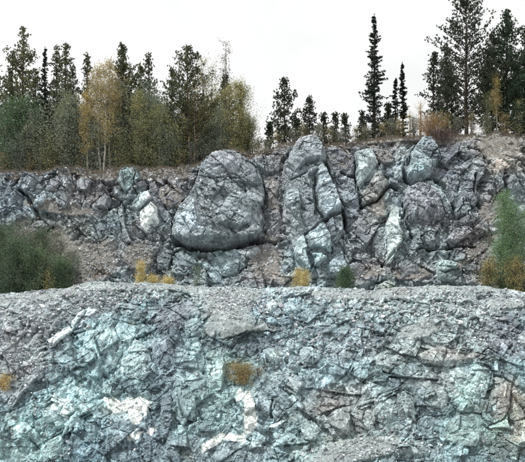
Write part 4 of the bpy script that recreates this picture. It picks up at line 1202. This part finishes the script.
PG = 'conifers on the cliff top'
CON = [  # u, v top, Y, width m, kind, crown start, material, name, label
 (375, 14, 80, 1.55, 'spruce', 0.06, M_SPRUCE, 'spruce_tree', 'tall narrow dark spruce standing alone right of the centre of the crest'),
 (404, 62, 82, 0.75, 'spruce', 0.05, M_SPRUCE, 'spruce_tree', 'short thin spruce just right of the tall lone spruce, taller of two'),
 (396, 78, 80.5, 0.7, 'spruce', 0.05, M_SPRUCE, 'spruce_tree', 'short thin spruce just right of the tall lone spruce, shorter of two'),
 (433, 52, 82, 0.8, 'pine', 0.35, M_DPINE, 'pine_tree', 'thin sparse pine at the left side of the tallest pine on the right'),
 (466, -8, 80, 2.7, 'pine', 0.12, M_DPINE, 'pine_tree', 'tallest pine on the right with its top above the picture'),
 (507, 12, 81, 2.0, 'pine2', 0.08, M_GPINE, 'pine_tree', 'dense green pine near the right edge beside the small golden tree'),
 (452, 70, 84, 1.2, 'pine', 0.2, M_DPINE, 'pine_tree', 'low sparse pine half hidden behind the tallest pine on the right'),
 (486, 50, 84, 1.3, 'pine', 0.2, M_DPINE, 'pine_tree', 'pine filling the gap between the tallest pine and the green pine'),
 (284, 80, 80, 1.15, 'pine', 0.12, M_DPINE, 'pine_tree', 'small pine with a bare lower stem standing alone left of the centre pillar'),
 (309, 98, 82, 0.75, 'pine', 0.15, M_DPINE, 'pine_tree', 'small thin pine right behind the top of the centre pillar'),
 (325, 113, 82, 0.38, 'pine', 0.02, M_DPINE, 'spruce_tree', 'tiny spruce on the crest, left one of three right of the pillar'),
 (334, 115, 81, 0.38, 'pine', 0.02, M_DPINE, 'spruce_tree', 'tiny spruce on the crest, middle one of three right of the pillar'),
 (346, 113, 82, 0.38, 'pine', 0.02, M_DPINE, 'spruce_tree', 'tiny spruce on the crest, right one of three right of the pillar'),
 (24, 28, 82, 1.75, 'pine', 0.25, M_PINE, 'pine_tree', 'tallest dark pine of the left wood, forked looking top'),
 (12, 52, 84, 1.2, 'pine', 0.25, M_PINE, 'pine_tree', 'thin pine just left of the tallest pine of the left wood'),
 (44, 48, 81, 1.1, 'spruce', 0.1, M_SPRUCE, 'spruce_tree', 'slim pointed spruce just right of the tallest pine of the left wood'),
 (57, 45, 83, 1.1, 'pine', 0.25, M_PINE, 'pine_tree', 'thin pine in the left wood, left of a pair before the golden birch'),
 (67, 43, 82, 1.25, 'pine', 0.25, M_PINE, 'pine_tree', 'thin pine in the left wood, right of a pair before the golden birch'),
 (87, 52, 84, 1.0, 'pine', 0.35, M_PINE, 'pine_tree', 'sparse thin pine rising behind the left side of the golden birch'),
 (124, 46, 82, 1.7, 'pine2', 0.15, M_PINE, 'pine_tree', 'broad dark pine just right of the golden birch'),
 (152, 53, 83, 1.1, 'pine', 0.2, M_PINE, 'pine_tree', 'slim dark pine with an open side to the sky at its right'),
 (140, 64, 85, 1.0, 'pine', 0.2, M_PINE, 'pine_tree', 'lower pine between the broad dark pine and the slim one'),
 (187, 47, 80, 2.1, 'pine', 0.25, M_PINE, 'pine_tree', 'dark trunked pine with airy crown above the left shoulder of the rounded outcrop'),
 (172, 70, 82, 1.0, 'pine', 0.2, M_PINE, 'pine_tree', 'small airy pine left of the dark trunked pine'),
 (225, 78, 83, 1.1, 'pine', 0.2, M_PINE, 'pine_tree', 'pine mixed in yellow foliage behind the top of the rounded outcrop'),
 (241, 92, 82, 0.9, 'spruce', 0.1, M_GPINE, 'spruce_tree', 'small olive spruce at the right end of the left wood'),
 (-6, 60, 83, 1.3, 'pine', 0.2, M_PINE, 'pine_tree', 'dark pine cut off by the left edge of the picture'),
 (525, 30, 82, 1.2, 'pine', 0.1, M_DPINE, 'pine_tree', 'dark pine cut off by the right edge of the picture'),
 (36, 70, 85, 1.1, 'pine', 0.2, M_PINE, 'pine_tree', 'low pine hidden behind the slim pointed spruce of the left wood'),
 (76, 66, 85, 1.0, 'pine', 0.2, M_PINE, 'pine_tree', 'low pine right behind the pair before the golden birch'),

 (448, 44, 85, 1.3, 'pine', 0.1, M_DPINE, 'pine_tree', 'airy pine behind the left side of the tallest pine on the right'),
 (493, 34, 85, 1.3, 'pine', 0.1, M_DPINE, 'pine_tree', 'full pine standing behind the small orange birch at right'),
 (519, 66, 79.8, 1.1, 'pine2', 0.05, M_GPINE, 'pine_tree', 'low full green pine at the right edge of the crest'),
 (388, 104, 82, 0.5, 'pine', 0.02, M_DPINE, 'pine_tree', 'small scruffy pine at the right foot of the tall lone spruce'),
 (362, 112, 83, 0.5, 'pine', 0.02, M_DPINE, 'pine_tree', 'small scruffy pine at the left foot of the tall lone spruce'),
 (298, 118, 83, 0.5, 'pine', 0.02, M_DPINE, 'pine_tree', 'low scruffy pine between the lone small pine and the centre pillar'),
 (270, 124, 82, 0.5, 'pine', 0.02, M_GPINE, 'pine_tree', 'low scruffy pine just left of the lone small pine'),
]
for i, (u, vt, Y, w, kind, c0, ml, nm, lab) in enumerate(CON):
    x, y, z = on_hill(u, Y); h = height_for(u, vt, Y)
    ms = conifer(300 + i, h, w, kind, c0, ml)
    plant(nm, ms, x, y, z, lab, nm.split('_')[0], PG, rz=i * 1.3)

DEC = [
 (140, 92, 79.2, 1.5, M_OLV, B_GREY, 8, 0.055, 0.15, 3, 150, 'aspen_tree', 'olive-gold leafy aspen to the right of the golden birch, lower than it', 'aspen'),
 (66, 92, 79.4, 1.3, M_OLV, B_GREY, 6, 0.055, 0.2, 3, 110, 'aspen_tree', 'olive-gold leafy aspen to the left of the golden birch, lower than it', 'aspen'),
 (158, 104, 79.0, 1.3, M_OLV, B_GREY, 8, 0.055, 0.1, 3, 120, 'aspen_tree', 'low olive-gold aspen where sky shows left of the dark trunked pine', 'aspen'),  # u, vtop, Y, width, leaf, bark, nleaf, lsize, crown0, stems, nl, name, label
 (106, 60, 79.0, 2.1, M_YEL, B_PALE, 10, 0.06, 0.32, 4, 230, 'birch_tree', 'golden birch with pale stems in the left wood', 'birch'),
 (90, 88, 78.8, 1.2, M_YEL, B_PALE, 9, 0.06, 0.35, 2, 90, 'birch_tree', 'small orange birch at the left foot of the golden birch', 'birch'),
 (208, 54, 81, 1.7, M_OLV, B_TWIG, 7, 0.055, 0.2, 3, 140, 'aspen_tree', 'tall open aspen with olive leaves right of the dark trunked pine', 'aspen'),
 (226, 30, 82, 1.3, M_PINE, B_TWIG, 4, 0.06, 0.5, 1, 40, 'aspen_tree', 'spindly leaning aspen with few leaves at its tip against the sky', 'aspen'),
 (236, 80, 79.6, 1.7, M_OLV, B_TWIG, 10, 0.06, 0.1, 4, 190, 'aspen_tree', 'yellow-olive bushy aspen above the top of the rounded outcrop', 'aspen'),
 (252, 112, 80.5, 0.8, M_OLV, B_TWIG, 8, 0.05, 0.1, 3, 60, 'aspen_tree', 'low yellow-olive bush where the left wood ends', 'aspen'),
 (194, 74, 79.2, 1.2, M_YEL, B_TWIG, 3, 0.05, 0.2, 2, 50, 'aspen_tree', 'thin aspen with scattered yellow leaves among the dark trunked pine', 'aspen'),
 (496, 62, 79.5, 0.55, M_YEL, B_PALE, 8, 0.05, 0.3, 1, 50, 'birch_tree', 'small orange birch in front of the green pine at right', 'birch'),
 (486, 92, 79.3, 0.8, M_OLV, B_PALE, 6, 0.05, 0.1, 3, 60, 'aspen_tree', 'low yellow-green sapling between the two big pines at right', 'aspen'),
 (519, 98, 79.3, 0.8, M_OLV, B_PALE, 7, 0.05, 0.1, 3, 60, 'aspen_tree', 'low yellow-green sapling at the right edge of the crest', 'aspen'),
 (420, 100, 81, 0.7, M_YEL, B_TAN, 2, 0.04, 0.1, 4, 50, 'aspen_tree', 'thin tan sapling behind the bare orange shrub', 'aspen'),
 (410, 108, 80, 0.5, M_YEL, B_TAN, 2, 0.04, 0.1, 3, 40, 'aspen_tree', 'thin tan sapling beside the two short spruces', 'aspen'),
 (440, 84, 82, 0.7, M_GREY, B_TWIG, 3, 0.045, 0.1, 3, 50, 'aspen_tree', 'grey sapling behind the right side of the bare orange shrub', 'aspen'),
]
for i, (u, vt, Y, w, ml, mb, nlf, ls, c0, st, nl, nm, lab, cat) in enumerate(DEC):
    x, y, z = on_hill(u, Y); h = height_for(u, vt, Y)
    ms = broadleaf(500 + i, h, w, ml, mb, nlf, ls, c0, st, 0.15, nl)
    plant(nm, ms, x, y, z, lab, cat, None, rz=i)

# thicket of grey-green shrubs: three built, the others copies
TH = [broadleaf(700, 4.2, 1.3, M_GREY, B_GREY, 6, 0.055, 0.05, 4, 0.2, 130, 1.1),
      broadleaf(701, 4.0, 1.4, M_OLV, B_GREY, 6, 0.055, 0.05, 4, 0.2, 130, 1.1),
      broadleaf(702, 4.2, 1.3, M_GRN, B_GREY, 6, 0.055, 0.05, 4, 0.2, 130, 1.1)]
THL = ['grey-green leafy shrub in the thicket under the left wood', 'olive-yellow leafy shrub in the thicket under the left wood', 'dark green leafy shrub in the thicket under the left wood']
proto = [None] * 3
THP = [(2,95,81,2),(12,110,79.6,2),(28,92,80.5,2),(40,112,79.6,0),(52,100,81,0),(36,92,82,2),(64,108,79.6,0),(74,98,81,0),(82,118,79.4,0),(118,112,79.6,0),(130,95,81,0),(136,92,82,0),(148,104,80.4,0),
       (142,122,79.4,1),(160,112,80,1),(172,118,79.6,1),(156,96,82,0),(168,128,79.2,0),(182,122,81,1),(198,104,82,1),(206,118,80,0),(214,100,81.5,1),(222,108,79.8,0),(232,112,81,1),(246,118,81,1),(104,125,79.4,0),
       (20,130,79.2,0),(50,130,79.2,1),(8,118,82,0),(70,128,79.3,2),(124,134,79.2,1),(180,100,83,0),(92,110,82,0),(112,100,83,0),(44,102,83.5,2),(60,92,84,2),(20,98,83.5,2),(205,90,84,1)]
def copy_tree(e):
    c = e.copy(); COL.objects.link(c)
    for ch in e.children:
        d = ch.copy(); COL.objects.link(d); d.parent = c
    return c
rr = random.Random(9)
MARK = [(0, 'at the left edge of the picture'), (22, 'under the tallest left pine'), (42, 'under the slim pointed spruce'), (57, 'under the left one of the paired pines'), (70, 'under the right one of the paired pines'),
        (88, 'left of the golden birch'), (106, 'under the golden birch'), (124, 'under the broad dark pine'), (140, 'under the olive-gold aspen'), (154, 'under the slim dark pine'),
        (170, 'left of the dark trunked pine'), (184, 'under the dark trunked pine'), (202, 'right of the dark trunked pine'), (218, 'over the top of the rounded outcrop'), (245, 'at the right end of the left wood'),
        (258, 'between the left wood and the lone small pine'), (269, 'left of the lone small pine'), (280, 'under the lone small pine'), (292, 'right of the lone small pine'), (304, 'on the left shoulder of the centre pillar'),
        (318, 'on top of the centre pillar'), (332, 'under the tiny spruces right of the pillar'), (343, 'right of the tiny spruces'), (356, 'above the pale pointed wedge'), (368, 'left of the tall lone spruce'), (384, 'right of the tall lone spruce'),
        (392, 'left of the two short thin spruces'), (400, 'under the two short thin spruces'), (414, 'left of the bare orange shrub'), (446, 'right of the bare orange shrub'), (456, 'left of the tallest pine'), (472, 'right of the tallest pine'),
        (488, 'left of the small orange birch'), (505, 'right of the small orange birch'), (516, 'at the right edge of the crest')]
def mark(u): return min(MARK, key=lambda m: abs(m[0] - u))[1]
for (u, vt, Y, k) in THP:
    vt = vt + rr.uniform(-4, 14)
    x, y, z = on_hill(u, Y); h = height_for(u, vt, Y)
    if proto[k] is None:
        e = plant('shrub', TH[k], x, y, z, THL[k], 'shrub', 'thicket shrubs under the left wood'); proto[k] = e
    else:
        e = copy_tree(proto[k])
    e.location = (x, y, z); s = h / 4.2
    e['label'] = '%s shrub %s, %s' % (['grey-green leafy', 'olive-yellow leafy', 'dark green leafy'][k], 'in the front row' if Y < 80 else ('in the middle row' if Y < 82 else 'in the back row'), mark(u))
    e.scale = (s * rr.uniform(0.9, 1.15), s * rr.uniform(0.9, 1.1), s); e.rotation_euler = (0, 0, rr.uniform(0, 6.28))

# bushes on the bench and on the faces
def at_px(u, v, Y):
    return (u - 262.5) / F * Y, Y, CZ + (HOR - v) / F * Y
def bush(u, vb, Y, h, w, ml, mb, seed, nm, lab, cat, nleaf=9, nl=120, ls=0.045, st=4, grp=None, up=0.8, z=None):
    x, y, zz = at_px(u, vb, Y)
    if z is not None: zz = z
    plant(nm, broadleaf(seed, h, w, ml, mb, nleaf, ls, 0.02, st, 0.16, nl, up), x, y, zz, lab, cat, grp)
zb = 14.4
LB = [(4, 70.7, 5.8, 2.0, M_GRN, 9, 260, 'tall dark green bush on the bench at the far left edge'),
 (24, 71.0, 6.0, 2.2, M_GREY, 5, 240, 'tall thin bush with grey-green tips behind the left bushes of the bench'),
 (40, 70.8, 5.4, 2.1, M_GRN, 6, 240, 'tall green bush on the bench under the left boulders'),
 (56, 70.9, 5.4, 1.7, M_GREY, 3, 200, 'sparse grey-green bush on the bench, standing over the yellow sapling'),
 (74, 70.7, 3.9, 1.3, M_GREY, 3, 140, 'sparse grey-green bush, rightmost of the left bushes on the bench'),
 (-14, 70.3, 5.6, 2.0, M_GRN, 9, 200, 'dark green bush on the bench cut off by the left edge of the picture'),
 (12, 69.5, 4.0, 2.1, M_GRN, 12, 240, 'low dark green bush in front at the left end of the bench'),
 (34, 69.4, 3.5, 1.9, M_GRN, 12, 220, 'low dark green bush in front, left of the yellow sapling'),
 (60, 69.4, 2.7, 1.5, M_GRN, 10, 200, 'low dark green bush in front, right of the yellow sapling')]
for i, (u, Y, h, w, ml, nlf, nl, lab) in enumerate(LB):
    bush(u, 0, Y, h, w, ml, B_GREY, 801 + i, 'shrub', lab, 'bush', nlf, nl, 0.05, 6, z=zb, up=1.0)
bush(48, 0, 69.0, 2.0, 0.45, M_BRY, B_GREY, 822, 'shrub', 'small yellow sapling in front of the green bushes at left', 'bush', 6, 40, 0.045, 2, z=zb)
bush(141, 0, 69.5, 2.6, 0.3, M_BRY, B_GREY, 809, 'shrub', 'bright yellow bush on the bench, taller left one below the white slab', 'bush', 6, 80, 0.045, 3, z=zb)
bush(152, 0, 69.3, 1.45, 0.5, M_BRY, B_GREY, 810, 'shrub', 'bright yellow low bush on the bench, middle one below the white slab', 'bush', 7, 70, 0.045, 3, z=zb)
bush(168, 0, 69.3, 1.4, 0.7, M_BRY, B_GREY, 811, 'shrub', 'bright yellow low bush on the bench, right one below the white slab', 'bush', 7, 80, 0.045, 3, z=zb)
bush(199, 0, 69.5, 2.5, 0.4, M_GRN, B_GREY, 812, 'shrub', 'thin green sapling on the bench below the rounded outcrop', 'bush', 4, 40, 0.045, 2, z=zb)
bush(297, 0, 70.5, 2.5, 0.4, M_BRY, B_GREY, 813, 'shrub', 'yellow bush at the left foot of the centre pillar', 'bush', 6, 70, 0.045, 3, z=zb)
bush(305, 0, 70, 2.1, 0.35, M_BRY, B_GREY, 814, 'shrub', 'small yellow bush at the foot of the centre pillar, lower right one', 'bush', 10, 50, 0.045, 3, z=zb)
bush(346, 0, 69.8, 2.3, 0.85, M_GRN, B_GREY, 815, 'shrub', 'low olive green bush on the bench right of the centre pillar', 'bush', 14, 140, 0.04, 5, z=zb)
bush(390, 0, 72, 2.4, 0.25, M_GRN, B_GREY, 816, 'shrub', 'tiny green sprig on the bench beside the cream boulder', 'bush', 5, 24, 0.04, 2, z=zb)
bush(508, 0, 71, 8.3, 1.5, M_GRN2, B_GREY, 817, 'shrub', 'tall loose green bush growing up the face near the right edge', 'bush', 15, 320, 0.045, 4, z=zb)
bush(522, 0, 70.5, 7.0, 1.4, M_GRN2, B_GREY, 818, 'shrub', 'green bush cut off by the right edge of the picture', 'bush', 10, 220, 0.045, 4, z=zb)
bush(502, 0, 70.2, 4.4, 1.1, M_GRN2, B_GREY, 821, 'shrub', 'denser green bush in front of the tall loose green bush at right', 'bush', 11, 160, 0.045, 4, z=zb)
bush(488, 0, 69.5, 2.9, 0.9, M_ORG, B_DARK, 819, 'shrub', 'russet and dark bush at the foot of the green bushes, left one', 'bush', 8, 120, 0.045, 4, z=zb)
bush(514, 0, 69.2, 2.9, 1.2, M_ORG, B_DARK, 820, 'shrub', 'russet and dark bush at the foot of the green bushes, right one', 'bush', 8, 140, 0.045, 4, z=zb)
# on the lower face
x, z_ = px2w(243, 380, yb_low, 0.6); ys, _ = surf_y(LO, float(x), float(z_))
plant('shrub', broadleaf(831, 1.05, 1.35, M_OLV, B_TAN, 4, 0.04, 0.02, 8, 0.12, 150, 0.3), float(x), ys - 0.05, float(z_), 'olive-tan twiggy shrub growing alone out of the lower face above the white vein', 'bush')
x, z_ = px2w(1, 388, yb_low, 0.6); ys, _ = surf_y(LO, float(x), float(z_))
plant('shrub', broadleaf(832, 0.8, 0.5, M_BRY, B_TAN, 4, 0.04, 0.02, 4, 0.1, 40, 0.7), float(x), ys - 0.05, float(z_), 'small yellow shrub at the left edge of the lower face', 'bush')
RIM = [(4, 150, M_ORG), (16, 154, M_GREY), (30, 152, M_ORG), (44, 155, M_GREY), (58, 151, M_ORG), (70, 156, M_GREY), (82, 152, M_ORG), (94, 157, M_GREY), (103, 158, M_ORG), (116, 154, M_GREY), (130, 150, M_ORG), (142, 152, M_GREY), (155, 148, M_ORG), (168, 150, M_GREY), (180, 150, M_ORG), (194, 144, M_GREY),
       (292, 128, M_GREY), (304, 125, M_ORG), (318, 126, M_GREY), (332, 128, M_ORG), (341, 129, M_GREY), (356, 127, M_ORG), (368, 125, M_GREY), (384, 123, M_ORG), (392, 121, M_GREY),
       (400, 119, M_ORG), (414, 116, M_GREY), (446, 112, M_ORG), (456, 117, M_GREY), (472, 112, M_ORG), (488, 114, M_GREY), (505, 112, M_ORG), (516, 113, M_GREY), (258, 138, M_ORG), (268, 139, M_GREY), (280, 134, M_ORG)]
RML = {'a': 'low grey-green scrub shrub in the rim growth right of the left wood', 'b': 'low russet scrub shrub in the rim growth right of the left wood'}
for i, (u, vt, ml) in enumerate(RIM):
    x, y, z_ = on_hill(u, 79.2); h = max(0.7, height_for(u, vt, 79.2))
    plant('shrub', broadleaf(870 + i, h, 0.75, ml, B_TWIG, 3, 0.045, 0.02, 5, 0.12, 70, 0.9), x, y, z_ - 0.05, 'low %s scrub shrub on the rim %s' % ('grey-green' if ml is M_GREY else 'russet', mark(u)), 'shrub', 'low scrub along the rim', rz=i)
# bare orange shrub on the crest and the dark twigs hanging below it
x, y, z_ = on_hill(431, 78.6)
plant('shrub', twig_shrub(841, 2.2, 1.6, B_TAN, 260, M_ORG, 2), x, y, z_ - 0.1, 'bare orange-brown twiggy shrub fanning out on the crest above the blue-grey knob', 'bush')
b = TreeB(842)
for i in range(170):
    L = b.r.uniform(0.8, 2.6); a = b.r.normal() * 0.35 + 0.35
    p0 = np.array([b.r.normal() * 0.55, b.r.normal() * 0.2, b.r.normal() * 0.1])
    p1 = p0 + L * 0.5 * np.array([math.sin(a) * 0.9, -0.55, 0.05 - 0.45]); p2 = p1 + L * 0.5 * np.array([math.sin(a), -0.1, -0.95])
    b.limb([p0, p1, p2], 0.016, 0.004, 3)
    b.leaves(np.array([p1, p2]), 1, 0.04, 0.1)
x, y, z_ = on_hill(437, 77.9)
plant('dead_shrub', b.meshes('stem', 'foliage', B_TWIG, M_GRASS), x, y - 0.4, z_ + 0.1, 'dark tangle of dead twigs hanging down the face under the orange shrub', 'bush')

# dry grass and low growth along the crest: nobody could count it
b = TreeB(900)
n = 5200
u_ = b.r.uniform(-10, 535, n)
xs_ = []
for u in u_:
    Y0 = 77.6 + abs(b.r.normal()) * 0.8
    x = (u - 262.5) / F * Y0
    j = int(np.searchsorted(UPF.xs, x)); 
    drop = abs(b.r.normal()) * 0.5
    z0 = UPF.zt[j] - drop * (b.r.rand() < 0.5)
    y0, _ = surf_y(UPF, x, z0)
    if z0 >= UPF.zt[j] - 1e-6: y0 = y0 + b.r.uniform(0, 1.6)
    xs_.append((x, y0, z0 - 0.03))
P = np.array(xs_)
b.needles(P, np.tile([0, -0.2, 1.0], (n, 1)), 8, 0.26, 0.03, 0.45)
L = np.concatenate(b.LV)
o = link('grass', raw_mesh('grass', L, np.zeros((0, 4), int), np.arange(len(L)).reshape(-1, 3)), M_GRASS)
tag(o, 'dry brown grass tufts along the crest of the upper face', 'grass', kind='stuff')
